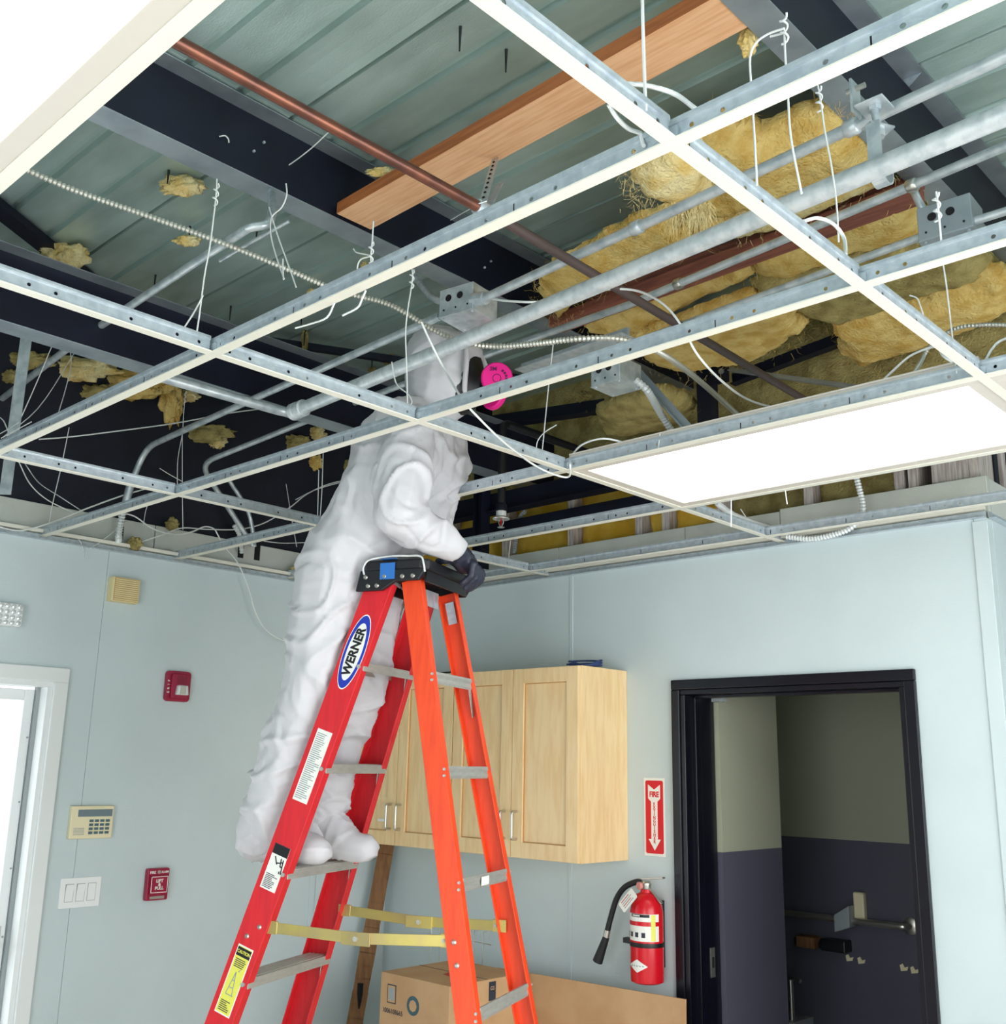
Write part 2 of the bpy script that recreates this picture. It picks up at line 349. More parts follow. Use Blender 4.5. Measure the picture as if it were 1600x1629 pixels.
leaf = MB().box((-.115, EY1-.075, .02), (-.075, EY1-.036, EZ-.03)).box((-.115, EY0+.03, .02), (-.075, EY0+.12, EZ-.03)).box((-.115, EY0+.12, EZ-.075), (-.075, EY1-.075, EZ-.03)).box((-.115, EY0+.12, .02), (-.075, EY1-.075, .25)).obj('leaf_frame', M_TRIM, d1, bevel=.003)
for k in range(7): MB().cyl((-.075, EY1-.045, .3+.25*k), (-.073, EY1-.045, .3+.25*k), .004, 10).obj('screw', M_GREY, leaf)
hd = MB().cyl((-.075, EY1-.08, 1.02), (-.03, EY1-.08, 1.02), .012, 14).tube(smooth_path([(-.03, EY1-.08, 1.02), (-.02, EY1-.12, 1.02), (-.02, EY1-.2, 1.02)]), .009, 10).obj('lever_handle', M_CHROME, leaf, smooth=40)
MB().box((-.075, EY1-.105, .95), (-.070, EY1-.055, 1.09)).obj('lock_plate', M_CHROME, leaf, bevel=.002)

# ================================================================== SUSPENDED GRID
LYS = {-1: -3.765, 0: -3.155, 1: -2.546, 2: -1.936, 3: -1.327, 4: -.717, 5: -.1365}
MXS = {0: 1.0726, 1: 2.2920, 2: 3.5114, 3: 4.7308}
def tee(name, p, q, label, group):
    """inverted T: white cap below, punched galvanised web with a bulb on top"""
    p, q = V3(p), V3(q); d = (q-p).normalized(); L = (q-p).length; s = V3((-d.y, d.x, 0)); up = V3((0, 0, 1))
    root = empty(name, p, label, 'ceiling tee', group)
    MB().sweep([(-.012, 0), (.012, 0), (.012, .0012), (.0122, .0028), (-.0122, .0028), (-.012, .0012)], p, q, s, up).obj('cap', M_CAP, root)
    g = MB(); z0, z1 = .0028, .030
    cell = .0508; nc = max(1, int(L/cell)); cell = L/nc
    for i in range(nc):
        x0, x1 = i*cell, (i+1)*cell
        hole = (i % 6 in (1, 3, 4)) or i == 0 or i == nc-1
        for off in (-.0007, .0007):
            P = lambda x, z: p+d*x+s*off+up*z
            if not hole: g.quad(P(x0, z0), P(x1, z0), P(x1, z1), P(x0, z1))
            else:
                cx, cz, r = (x0+x1)/2, .0185, .0042
                ring = [P(cx+r*math.cos(math.pi/4+k*math.pi/4), cz+r*math.sin(math.pi/4+k*math.pi/4)) for k in range(8)]
                out = [P(x1, z1), P(cx, z1), P(x0, z1), P(x0, cz), P(x0, z0), P(cx, z0), P(x1, z0), P(x1, cz)]
                g.add(ring+out, [(k, (k+1) % 8, 8+(k+1) % 8, 8+k) for k in range(8)])
    g.sweep([(-.0035, .030), (.0035, .030), (.0040, .034), (.0032, .040), (-.0032, .040), (-.0040, .034)], p, q, s, up)
    g.obj('web', M_GALV, root)
    # punched slots for the cross tees
    if name == 'main_tee':
        sl = MB()
        for x in [k*.3048+.15 for k in range(int(L/.3048))]:
            c = p+d*x+up*.017; sl.add([c-s*.0012-d*.0012-up*.008, c+s*.0012-d*.0012-up*.008, c+s*.0012+d*.0012-up*.008, c-s*.0012+d*.0012-up*.008, c-s*.0012-d*.0012+up*.008, c+s*.0012-d*.0012+up*.008, c+s*.0012+d*.0012+up*.008, c-s*.0012+d*.0012+up*.008], [(0,1,2,3),(4,5,6,7),(0,1,5,4),(1,2,6,5),(2,3,7,6),(3,0,4,7)])
        tag(sl.obj('slot', M_HOLE, root), kind='stuff')
    return root
mlab = {-1: 'white main tee along the window side edge of the nearer lit panel', 0: 'white main tee along the inner edge of the lit panel over the open steel roof',
        1: 'white main tee crossing under the bare fir board and the copper tube', 2: 'white main tee passing in front of the worker at chest height',
        3: 'white main tee along the edge of the lit panel facing the ladder', 4: 'white main tee along the edge of the lit panel facing the cabinets',
        5: 'white main tee running close along the wall with the cabinets'}
for k, yy in LYS.items():
    tee('main_tee', (.001 if k != 5 else .03, yy, ZG), (RX-.002, yy, ZG), mlab[k], 'main tees of the ceiling grid')
rowname = {0: 'by the alarm wall', 1: 'beside the ladder', 2: 'over the restroom side'}
cname = {(-1, 0): 'ending the copper tube panel', (0, 1): 'under the roof sheet', (1, 2): 'two bays off the lit panel', (2, 3): 'one bay off the lit panel', (3, 4): 'level with the lit panel', (4, 5): 'in the last full bay before the cabinets', (5, 6): 'stub against the cabinet wall'}
for k in (0, 1, 2):
    for a in (-1, 0, 1, 2, 3, 4, 5):
        if k == 0 and a < 0: continue
        if a == 5 and k == 2: continue
        b = LYS.get(a+1, -.001)
        tee('cross_tee', (MXS[k], LYS[a]+.012, ZG+.0005), (MXS[k], b-.012 if a < 5 else b, ZG+.0005), 'white cross tee %s, %s' % (rowname[k], cname[(a, a+1)]), 'cross tees of the ceiling grid')
# end clips where cross tees pass the main tees
for k in (0, 1, 2):
    for a in (1, 2, 3, 4):
        c = V3((MXS[k], LYS[a], ZG))
        g = MB()
        for sg in (-1, 1): g.box((c.x-.010, c.y+sg*.004-.003, c.z+.006), (c.x+.012, c.y+sg*.004+.003, c.z+.024))
        tag(g.obj('tee_clip', M_GALV), 'tee clip %s, on the main tee %s' % (rowname[k], {1: 'under the fir plank', 2: 'in front of the worker', 3: 'at the lit panel ladder edge', 4: 'at the lit panel cabinet edge'}[a]), 'clip', 'tee clips')
# --- lit panels
def light_panel(x0, x1, y0, y1, label):
    r = empty('ceiling_light', ((x0+x1)/2, (y0+y1)/2, ZG+.003), label, 'ceiling light', 'lit ceiling panels')
    x0 += .005; x1 -= .005; y0 += .005; y1 -= .005; b = .041
    g = MB()
    for A, B in (((x0, y0), (x1, y0+b)), ((x0, y1-b), (x1, y1)), ((x0, y0+b), (x0+b, y1-b)), ((x1-b, y0+b), (x1, y1-b))):
        g.box((A[0], A[1], ZG+.0032), (B[0], B[1], ZG+.05))
    g.obj('frame', M_PANELF, r, bevel=.002)
    MB().box((x0+b, y0+b, ZG+.012), (x1-b, y1-b, ZG+.016)).obj('diffuser', M_LIGHT, r)
    MB().box((x0, y0, ZG+.05), (x1, y1, ZG+.055)).obj('housing', M_PANELF, r)
    return r
light_panel(MXS[1], MXS[2], LYS[3], LYS[4], 'lit white ceiling panel over the restroom door')
light_panel(MXS[1], MXS[2], LYS[-1], LYS[0], 'lit white ceiling panel beside the start of the copper tube')
# --- vent panel next to the lit panel
r = empty('ceiling_vent', (MXS[2]+.3, (LYS[3]+LYS[4])/2, ZG), 'cream ceiling vent with fine slats at the end of the lit panel', 'vent')
x0, x1, y0, y1 = MXS[2]+.012, MXS[2]+.6, LYS[3]+.012, LYS[4]-.012
g = MB()
for A, B in (((x0, y0), (x1, y0+.04)), ((x0, y1-.04), (x1, y1)), ((x0, y0+.04), (x0+.04, y1-.04)), ((x1-.04, y0+.04), (x1, y1-.04))): g.box((A[0], A[1], ZG+.001), (B[0], B[1], ZG+.02))
g.obj('vent_frame', M_PANELF, r, bevel=.002)
MB().box((x0, y0, ZG+.03), (x1, y1, ZG+.034)).obj('backing', M_GREY, r)
for k in range(26): MB().box((x0+.045+k*.0195, y0+.04, ZG+.002), (x0+.057+k*.0195, y1-.04, ZG+.018)).obj('slat', M_PANELF, r)
#SPLIT
# ================================================================== ROOF STEEL AND TIMBER
def purlin(xw, wid, h, dep, y0, y1, label):
    r = empty('roof_purlin', (xw, (y0+y1)/2, ZG+h), label, 'beam', 'roof purlins')
    z = ZG+h
    MB().sweep([(0, 0), (-wid, 0), (-wid, .016), (-wid+.003, .016), (-wid+.003, .003), (0, .003)], (xw, y0, z), (xw, y1, z), (1, 0, 0), (0, 0, 1)).obj('bottom_flange', M_PURL, r, bevel=.001)
    MB().box((xw-.003, y0, z+.003), (xw, y1, z+dep)).obj('web', M_DARK, r)  # same steel as the flange, its unlit side painted dark
    MB().box((xw, y0, z+dep-.003), (xw+.06, y1, z+dep)).obj('top_flange', M_PURL, r)
    return r
p1 = purlin(1.800, .090, .80, .205, RY+.1, .15, 'dark steel purlin beside the end of the fir board')
p2 = purlin(3.300, .082, .80, .205, RY+.1, .15, 'dark steel purlin over the wide pipe hanger')
xa = at(60, 546, h=.47).x; xb = at(60, 527, h=.47).x
p0 = purlin(xb, max(.07, xb-xa), .47, .235, RY+.1, .15, 'dark low steel beam along the wall with the fire alarm')
purlin(4.80, .082, .80, .205, RY+.1, .15, 'dark steel purlin over the window side of the room')
# bolts and web dots on the purlin
for k, (x, y) in enumerate(((403, 241), (419, 227), (770, 426), (780, 416))):
    MB().cyl(at(x, y, X=1.80), at(x, y, X=1.80)+V3((.006, 0, 0)), .004, 8).obj('bolt', M_EMT, p1)
pts = [at(x, y, X=1.81) for x, y in ((349, 217), (358, 216), (363, 221), (364, 227))]
MB().tube(smooth_path(pts), .002, 6).obj('hook', M_WIREW, p1, smooth=60)
# clip plate folded on the web of the second purlin
c = [at(x, y, X=3.302) for x, y in ((1430, 85), (1473, 70), (1437, 128), (1437, 142))]
g = MB(); off = V3((.05, 0, 0)); g.add([c[0], c[1]+off, c[2]+off, c[2], c[3]+off*.3, c[0]+V3((0, .003, 0)), c[1]+off+V3((0, .003, 0)), c[2]+off+V3((0, .003, 0))], [(0, 1, 2), (0, 2, 3), (3, 2, 4), (5, 6, 7)])
g.obj('clip_plate', M_GALV, p2)
# flat diagonal brace and thin angle under the roof sheet
a, b = V3((.95, -2.93, ZD-.03)), V3((.20, -1.76, ZD-.03))
r = empty('roof_brace', a, 'dark flat diagonal brace crossing the roof sheet', 'brace')
MB().bar(a, b, .075, .004).obj('flat', M_DARK, r); MB().bar(a+V3((.03, .02, .01)), b+V3((.03, .02, .01)), .004, .03).obj('edge', M_DARK, r)
a, b = V3((.16, -1.83, ZD-.05)), V3((1.02, -.13, ZD-.05))
tag(MB().bar(a, b, .03, .03).obj('roof_brace', M_DARK), 'thin black angle brace running toward the worker under the roof', 'brace')
a = at(318/3.2, 180+880/3.2, h=.75)
# lumber on the roof
def plank(name, p, q, wd, th, mt, mt2, label, group=None):
    p, q = V3(p), V3(q); d = (q-p).normalized(); s = V3((0, 1, 0))
    r = empty(name, p, label, 'timber', group)
    MB().bar(p, q, wd, th).obj('board', mt, r, bevel=.002)
    if mt2:
        n = V3((d.y, -d.x, 0)); MB().bar(p+n*(wd/2+.0006), q+n*(wd/2+.0006), .001, th*.96).obj('sawn_edge', mt2, r)
    return r
A_, B_ = at(540, 345, h=.80), at(580, 359, h=.80)
yl = (A_.y+B_.y)/2+.012
plank('fir_plank', (1.815, yl, ZG+.825), (3.235, yl-.03, ZG+.825), .135, .04, M_WOOD, M_WOODD, 'bare orange fir plank bridging two purlins under the roof sheet')
for k, (x, y, rr) in enumerate(((815, 205, .006), (830, 215, .005), (1120, 63, .008))):
    pass
yj = at(1200, 412, h=.74).y
plank('red_joist', (1.85, yj+.01, ZG+.76), (3.25, yj-.02, ZG+.76), .085, .04, M_RED, None, 'rusty red primed joist running under the glass wool')
yj2 = at(1120, 425, h=.79).y
plank('red_joist', (2.0, yj2, ZG+.81), (3.25, yj2-.02, ZG+.81), .05, .04, M_RED, None, 'narrow rusty red strip half hidden by torn glass wool')
# ================================================================== GLASS WOOL
def inside(pt, poly):
    c = False; n = len(poly); x, y = pt
    for i in range(n):
        (x0, y0), (x1, y1) = poly[i], poly[(i+1) % n]
        if (y0 > y) != (y1 > y) and x < (x1-x0)*(y-y0)/(y1-y0)+x0: c = not c
    return c
def pdist(pt, poly):
    best = 9; p = V3((pt[0], pt[1], 0))
    for i in range(len(poly)):
        a = V3((*poly[i], 0)); b = V3((*poly[(i+1) % len(poly)], 0)); d = b-a
        t = max(0, min(1, (p-a).dot(d)/max(d.length_squared, 1e-9))); best = min(best, (a+d*t-p).length)
    return best
def batt(label, px, h, th, m, seed, amp=.03, res=.016, fuzz=160, edge=.09, name='insulation_batt'):
    """a glass wool batt whose under side follows the given outline at height h over the grid"""
    poly = [tuple(at(x, y, h=h)[:2]) for x, y in px]
    xs = [p[0] for p in poly]; ysv = [p[1] for p in poly]; idx = {}; vb = []; vt = []; R = random.Random(seed)
    nx = int((max(xs)-min(xs))/res)+3; ny = int((max(ysv)-min(ysv))/res)+3
    for j in range(ny):
        for i in range(nx):
            x, y = min(xs)+(i-1)*res, min(ysv)+(j-1)*res
            d = pdist((x, y), poly); d = d if inside((x, y), poly) else -d
            d += .018*nz((x*14, y*14, seed))+.014*nz((x*40, y*40, seed+5))
            if d < 0: continue
            t = th*min(1, math.sqrt(max(d, .0005)/edge))
            n1 = nz((x*4, y*4.5, seed+2))*amp*.7+nz((x*16, y*13, seed+3))*amp*.22+(1-abs(nz((x*22, y*30, seed+4))))*amp*.22+nz((x*60, y*60, seed+6))*amp*.12
            idx[(i, j)] = len(vb); vb.append((x, y, ZG+h+(th-t)*.7+n1*min(1, d/.03))); vt.append((x, y, ZG+h+(th-t)*.7+max(.006, t)+n1*.3))
    n = len(vb); ff = []
    def bd(a, b): ff.append((a, b, b+n, a+n))
    cells = set()
    for (i, j) in idx:
        q = [(i, j), (i+1, j), (i+1, j+1), (i, j+1)]
        if all(k in idx for k in q):
            a, b, c, d = (idx[k] for k in q); ff.append((d, c, b, a)); ff.append((a+n, b+n, c+n, d+n)); cells.add((i, j))
    for (i, j) in cells:
        for (di, dj), (e0, e1) in {(-1, 0): ((i, j), (i, j+1)), (1, 0): ((i+1, j), (i+1, j+1)), (0, -1): ((i, j), (i+1, j)), (0, 1): ((i, j+1), (i+1, j+1))}.items():
            if (i+di, j+dj) not in cells: bd(idx[e0], idx[e1])
    r = empty(name, (sum(xs)/len(xs), sum(ysv)/len(ysv), ZG+h), label, 'insulation', 'glass wool batts under the roof')
    MB().add(vb+vt, ff).obj('wool', m, r, smooth=70)
    fz = MB()
    for k in range(fuzz):
        a = R.randrange(len(poly)); t = R.random(); p = V3((*poly[a], 0)).lerp(V3((*poly[(a+1) % len(poly)], 0)), t)
        p = V3((p.x+R.gauss(0, .015), p.y+R.gauss(0, .015), ZG+h+R.uniform(.0, th*.8)))
        d = V3((R.gauss(0, 1), R.gauss(0, 1), R.gauss(-.3, .6))).normalized()*R.uniform(.02, .05)
        c = p+d*.5+V3((R.gauss(0, .006), R.gauss(0, .006), -.006)); wv = d.cross(V3((0, 0, 1))).normalized()*.0005
        fz.add([p-wv*1.5, p+wv*1.5, c+wv, p+d, c-wv], [(0, 1, 2, 4), (4, 2, 3)])
    if fuzz: tag(fz.obj('loose_fibres', m, r), kind='stuff')
    return r
batt('torn fluffy yellow glass wool batt spilling beside the purlin', [(1062, 245), (1120, 215), (1180, 222), (1225, 238), (1290, 205), (1330, 188), (1345, 195), (1425, 285), (1330, 318), (1240, 345), (1150, 372), (1085, 380), (1040, 350)], .76, .12, M_GLASSWOOL, 1, amp=.05, fuzz=420)
batt('pale loose tuft of glass wool hanging out over the wide pipe', [(1000, 300), (1020, 262), (1060, 245), (1110, 250), (1140, 285), (1128, 330), (1085, 345), (1030, 338), (1003, 325)], .60, .10, M_WOOLP, 2, amp=.05, fuzz=300, edge=.05)
batt('long torn glass wool strip above the wide pipe', [(852, 465), (880, 440), (950, 405), (1000, 375), (1060, 352), (1120, 352), (1100, 400), (1010, 448), (930, 490), (890, 525), (862, 500)], .72, .09, M_GLASSWOOL, 3, amp=.045, fuzz=380)
batt('folded glass wool strip lying between wide pipe and red joist', [(1120, 372), (1240, 340), (1420, 280), (1428, 300), (1330, 345), (1240, 380), (1130, 402), (1085, 410)], .74, .07, M_WOOLP, 4, amp=.03, fuzz=160)
batt('yellow glass wool batt below the red joist nearer the copper tube', [(925, 530), (1010, 500), (1100, 465), (1195, 425), (1207, 460), (1130, 490), (1070, 520), (985, 555), (935, 552)], .72, .10, M_GLASSWOOL, 5, amp=.035, fuzz=160)
batt('smooth yellow glass wool batt below the red joist nearer the purlin', [(1190, 428), (1300, 385), (1450, 325), (1475, 345), (1478, 395), (1380, 420), (1260, 462), (1208, 470)], .72, .10, M_GLASSWOOL, 6, amp=.025, fuzz=80)
batt('large tan glass wool batt sagging over the armoured cable', [(985, 560), (1075, 530), (1200, 485), (1250, 492), (1292, 535), (1225, 578), (1160, 598), (1100, 612), (1040, 600)], .66, .10, M_GLASSWOOL, 7, amp=.03, fuzz=260)
batt('tan glass wool batt beside the second row of cross tees', [(1195, 478), (1300, 445), (1400, 425), (1520, 405), (1560, 415), (1598, 450), (1450, 500), (1330, 532), (1275, 525)], .68, .11, M_WOOLD, 8, amp=.025, fuzz=120)
batt('bright yellow glass wool batt drooping at the purlin end', [(1325, 540), (1420, 508), (1600, 452), (1640, 470), (1640, 500), (1500, 560), (1420, 585), (1370, 600), (1338, 585)], .64, .11, M_GLASSWOOL, 9, amp=.035, fuzz=220)
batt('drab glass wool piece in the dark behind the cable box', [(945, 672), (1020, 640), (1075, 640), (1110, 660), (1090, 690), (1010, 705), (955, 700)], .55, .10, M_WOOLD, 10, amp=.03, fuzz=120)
# hanging wisps under the fluffy batt
g = MB(); R = random.Random(3)
for k in range(380):
    t = R.random(); p = at(1060+70*R.random(), 320+25*R.random(), h=.60); L_ = R.uniform(.03, .13)*(1-abs(t-.5))
    q = p+V3((R.gauss(0, .018), R.gauss(0, .018), -L_)); wv = V3((.0009, .0006, 0)); mdl = p.lerp(q, .5)+V3((R.gauss(0, .006), R.gauss(0, .006), 0))
    g.add([p-wv, p+wv, mdl+wv, q, mdl-wv], [(0, 1, 2, 4), (4, 2, 3)])
tag(g.obj('hanging_fibres', M_WOOLP), 'pale glass wool fibres trailing down over the wide pipe', 'insulation', kind='stuff')
def scrap(px, py, rx, ry, label, m=M_WOOLD, seed=0, stick=0, **kw):
    """small torn lump of glass wool"""
    c = at(px, py, **kw); dist = (c-CAM).length; k = dist/FPX
    bm = bmesh.new(); bmesh.ops.create_icosphere(bm, subdivisions=4, radius=1)
    for v in bm.verts:
        n1 = 1+.45*nz(v.co*2.1+V3((seed, 0, 0)))+.28*nz(v.co*5+V3((0, seed, 0)))+.16*nz(v.co*12+V3((0, 0, seed)))+.10*nz(V3((v.co.x*9, v.co.y*30, v.co.z*30))+V3((seed, 1, 0)))
        p = v.co*n1; v.co = rt*(p.x*rx*k)-dn*(p.y*ry*k)+fw*(p.z*min(rx, ry)*k*.8)
    me = bpy.data.meshes.new('glass_wool_scrap'); bm.to_mesh(me); bm.free(); me.materials.append(m)
    me.polygons.foreach_set('use_smooth', [True]*len(me.polygons))
    o = bpy.data.objects.new('glass_wool_scrap', me); COL.objects.link(o); o.location = c
    return tag(o, label, 'insulation', 'glass wool scraps')
scrap(290, 296, 30, 14, 'tan tuft of glass wool speared on a roof pin beside the purlin', M_WOOLP, 1, h=.97)
scrap(104, 408, 32, 18, 'tan tuft of glass wool caught on the flat diagonal brace', M_WOOLP, 2, h=.96)
scrap(297, 383, 18, 8, 'small tan tuft of glass wool on a roof pin under the armoured cable', M_WOOLP, 3, h=.95)
scrap(610, 274, 22, 7, 'pale tuft of glass wool resting behind the copper tube on the fir plank', M_WOOLP, 4, h=.87)
scrap(1190, 60, 13, 26, 'cream tuft of glass wool squeezed at the end of the fir plank', M_WOOLP, 5, h=.815)
scrap(580, 424, 6, 8, 'tiny tan shred of glass wool beside a looped hanger wire', M_WOOLP, 7, h=.995)
scrap(497, 466, 8, 6, 'tiny tan shred of glass wool above the main tee', M_WOOLP, 8, h=.985)
for i, (x, y, a, b, s) in enumerate(((120, 588, 62, 16, 'long'), (40, 574, 40, 12, 'short'), (205, 612, 62, 22, 'bulky'), (272, 640, 16, 34, 'drooping'), (320, 690, 42, 13, 'flat'), (345, 700, 14, 12, 'small round'), (470, 705, 22, 12, 'orange'), (505, 690, 12, 10, 'small pale'), (502, 735, 9, 11, 'tiny'), (150, 625, 26, 12, 'dark'), (300, 630, 14, 9, 'narrow'), (20, 600, 18, 9, 'stubby'))):
    scrap(x, y, a, b, '%s torn scrap of glass wool stuck to the black wall lining' % s, (M_WOOLP, M_WOOLD, M_WOOLP, M_GLASSWOOL, M_WOOLD)[i % 5] if i != 2 else M_GLASSWOOL, 20+i, X=-.045)
scrap(485, 540, 5, 18, 'thin shred of glass wool hanging on a roof pin near the worker', M_WOOLD, 41, h=.97)
scrap(592, 590, 6, 6, 'shred of glass wool on a roof pin above the wide pipe', M_WOOLD, 42, h=.985)
scrap(620, 572, 13, 9, 'drab tuft of glass wool beside the worker hood', M_WOOLD, 43, h=.99)
scrap(930, 632, 14, 9, 'drab tuft of glass wool in the dark below the cable box', M_WOOLD, 44, Y=-.24)
scrap(557, 745, 9, 14, 'green grey tuft of glass wool behind the worker back', M_WOOLD, 45, X=-.045)
scrap(274, 834, 9, 9, 'grey tuft of glass wool on the ledger board', M_WOOLD, 46, X=.0)
scrap(215, 865, 10, 9, 'brown tuft of glass wool on the wall angle below the flexible conduit', M_WOOLD, 47, X=.02)
scrap(475, 908, 10, 9, 'yellow tuft of glass wool on the wall angle behind the worker', M_WOOLP, 48, X=.02)
# bare roof pins
for i, (x, y, l) in enumerate(((732, 48, 28), (805, 84, 26), (247, 441, 18), (302, 364, 12), (409, 362, 18), (367, 490, 16), (485, 528, 18), (592, 570, 12), (268, 275, 14), (480, 500, 14))):
    p = at(x, y, h=1.0); L_ = l*(p-CAM).length/FPX*1.25
    r = MB().cyl(p+V3((0, 0, .01)), p-V3((0, 0, L_)), .0045, 8, .002).obj('roof_pin', M_BLACK)
    tag(r, 'short black insulation pin sticking down from the roof sheet', 'pin', 'roof pins')
# ================================================================== PIPES
def pipe(name, pts, r, m, label, cat='pipe', group=None, n=14, k=1):
    root = empty(name, pts[0], label, cat, group)
    MB().tube(smooth_path(pts, k) if k > 1 else pts, r, n).obj('tube', m, root, smooth=40); return root
def arc3(a, b, c, rad, n=8):
    """rounded corner at b between legs to a and c"""
    a, b, c = V3(a), V3(b), V3(c); u = (a-b).normalized(); v = (c-b).normalized(); p, q = b+u*rad, b+v*rad
    return [p.lerp(b, t).lerp(b.lerp(q, t), t) for t in [i/n for i in range(n+1)]]
def collar(p, q, t, r, L_, m, parent, name='coupling', ring=True):
    p, q = V3(p), V3(q); c = p.lerp(q, t); d = (q-p).normalized()
    g = MB(); g.lathe([(r*.98, -L_/2), (r*1.12, -L_/2+.003), (r*1.12, L_/2-.003), (r*.98, L_/2)], c, 16, d)
    return g.obj(name, m, parent, smooth=40)
# wide pipe
a, b = at(1700, 140, h=.28), at(468, 655, h=.28)
wp = pipe('wide_pipe', [a, b], .0215, M_PIPE, 'wide galvanised pipe crossing in front of the worker hood')
collar(a, b, .985, .026, .05, M_PIPE, wp); collar(a, b, .997, .027, .03, M_PIPE, wp)
c2 = b+V3((-.03, -.03, 0)); MB().tube(arc3(b+V3((.03, 0, 0)), b+V3((-.03, .0, 0)), at(252, 599, h=.28), .05)+[at(252, 599, h=.28)], .016, 12).obj('side_branch', M_EMT, wp, smooth=40)
# J hanger of the wide pipe
hc = at(1402, 277, h=.28); d = (b-a).normalized()
hg = empty('pipe_hanger', hc, 'grey J shaped hanger carrying the wide pipe from the purlin', 'hanger')
s_ = V3((0, -1, 0)); g = MB(); prof = [hc+V3((0, -.0245, .105)), hc+V3((0, -.0245, .01))]+[hc+V3((0, -.0245*math.cos(t), -.0245*math.sin(t))) for t in [math.pi*i/10 for i in range(11)]]+[hc+V3((0, .0245, .05))]
for i in range(len(prof)-1):
    p, q = prof[i], prof[i+1]; nrm = (q-p).cross(V3((1, 0, 0))).normalized()*.0018; e = V3((.014, 0, 0))
    g.add([p-e-nrm, p+e-nrm, p+e+nrm, p-e+nrm, q-e-nrm, q+e-nrm, q+e+nrm, q-e+nrm], [(0,1,2,3),(7,6,5,4),(4,5,1,0),(5,6,2,1),(6,7,3,2),(7,4,0,3)])
g.obj('strap', M_EMT, hg)
ytop = hc+V3((0, -.01, .10)); tp = at(1386, 168, Y=hc.y-.01)
MB().bar(hc+V3((-.014, -.0245, .103)), hc+V3((.014, .0245, .103)), .03, .004).obj('yoke', M_EMT, hg)
MB().cyl(hc+V3((0, 0, .10)), V3((hc.x-.005, hc.y, tp.z)), .008, 12).obj('rod', M_EMT, hg, smooth=40)
for f in (.15, .9): MB().cyl(hc.lerp(V3((hc.x-.005, hc.y, tp.z)), f)+V3((0, 0, .07*(1-f))), hc.lerp(V3((hc.x-.005, hc.y, tp.z)), f)+V3((0, 0, .07*(1-f)+.02)), .0135, 6).obj('nut', M_EMT, hg)
MB().box((hc.x-.035, hc.y-.03, tp.z), (hc.x+.025, hc.y+.03, tp.z+.005)).obj('seat_plate', M_EMT, hg, bevel=.004)
q = at(1368, 148, Y=hc.y); MB().box((hc.x-.045, hc.y-.02, tp.z), (hc.x-.04, hc.y+.02, tp.z+.075)).obj('clamp_leg', M_EMT, hg); MB().cyl((hc.x-.06, hc.y, tp.z+.06), (hc.x-.02, hc.y, tp.z+.06), .006, 8).obj('bolt', M_CHROME, hg)
# conduits
e1 = (at(1700, 42, h=.45), at(772, 474, h=.45))
cp = pipe('conduit', e1, .0135, M_EMT, 'straight zinc conduit from the cable box to above the pipe hanger', 'conduit', 'conduits')
for x, y in ((1355, 203), (1000, 355)): t = (at(x, y, h=.45)-e1[0]).length/(e1[1]-e1[0]).length; collar(*e1, t, .0165, .03, M_EMT, cp)
H3 = .58
e3 = [at(1700, 190, h=H3), at(1000, 485, h=H3), at(640, 612, h=H3), at(480, 673, h=H3)]
w1, w2, w3 = at(318, 738, X=.10), at(345, 780, X=.05), at(402, 868, X=.03)
c3 = pipe('conduit', e3+arc3(e3[-1], w1, w2, .08)+[w2, w3], .0125, M_EMT, 'long zinc conduit passing behind the worker and bending down at the alarm wall', 'conduit', 'conduits')
for x, y in ((1452, 296), (1080, 452), (852, 540)):
    t = (at(x, y, h=H3)-e3[0]).length/(e3[1]-e3[0]).length; collar(e3[0], e3[1], t, .0158, .026, M_CHROME, c3)
e4 = (at(1478, 372, h=.45), at(1000, 548, h=.45))
c4 = pipe('conduit', e4, .0105, M_EMT, 'thin zinc conduit entering the grey box by the purlin', 'conduit', 'conduits')
e4b = (at(1548, 352, h=.45), at(1700, 305, h=.45))
pipe('conduit', e4b, .0105, M_EMT, 'short zinc conduit leaving the grey box toward the windows', 'conduit', 'conduits')
e5 = [at(700, 503, h=.45), at(400, 636, h=.45), at(262, 697, h=.45)]
w1, w2, w3 = at(232, 712, h=.44), at(208, 770, X=.09), at(200, 800, X=.07)
c5 = pipe('conduit', e5[:2]+arc3(e5[1], w1, w2, .09)+[w2], .0130, M_EMT, 'zinc conduit from the cable box bending down beside the smooth black lining', 'conduit', 'conduits')
MB().tube([w2, w3], .017, 12).obj('connector', M_EMT, c5, smooth=40)
# third stub down the left wall
pipe('conduit', [at(365, 765, X=.04), at(395, 815, X=.03), at(405, 870, X=.02)], .010, M_EMT, 'short zinc conduit stub dropping into a notch of the ledger board', 'conduit', 'conduits', k=5)
e6 = [at(-20, 652, h=.56), at(120, 545, h=.56), at(300, 425, h=.56), at(395, 363, h=.56), at(430, 350, h=.60), at(480, 352, h=.82)]
e6[-1] = V3((1.75, e6[-2].y+.12, ZG+.84))
pipe('conduit', e6[:3]+smooth_path(e6[3:], 6), .0125, M_EMT, 'zinc conduit sloping from the alarm wall up into the purlin', 'conduit', 'conduits')
pipe('conduit', [at(350, 415, h=.70), at(400, 385, h=.70), at(460, 352, h=.75)], .006, M_EMT, 'thin zinc tube close beside the conduit at the purlin', 'conduit', 'conduits')
# notches in the ledger where conduits drop
for (x, y) in ((383, 876), (409, 880), (190, 855)):
    p = at(x, y, X=-.034); tag(MB().box((-.034, p.y-.016, p.z-.035), (-.0335, p.y+.016, p.z+.05)).obj('notch', M_HOLE, wl))
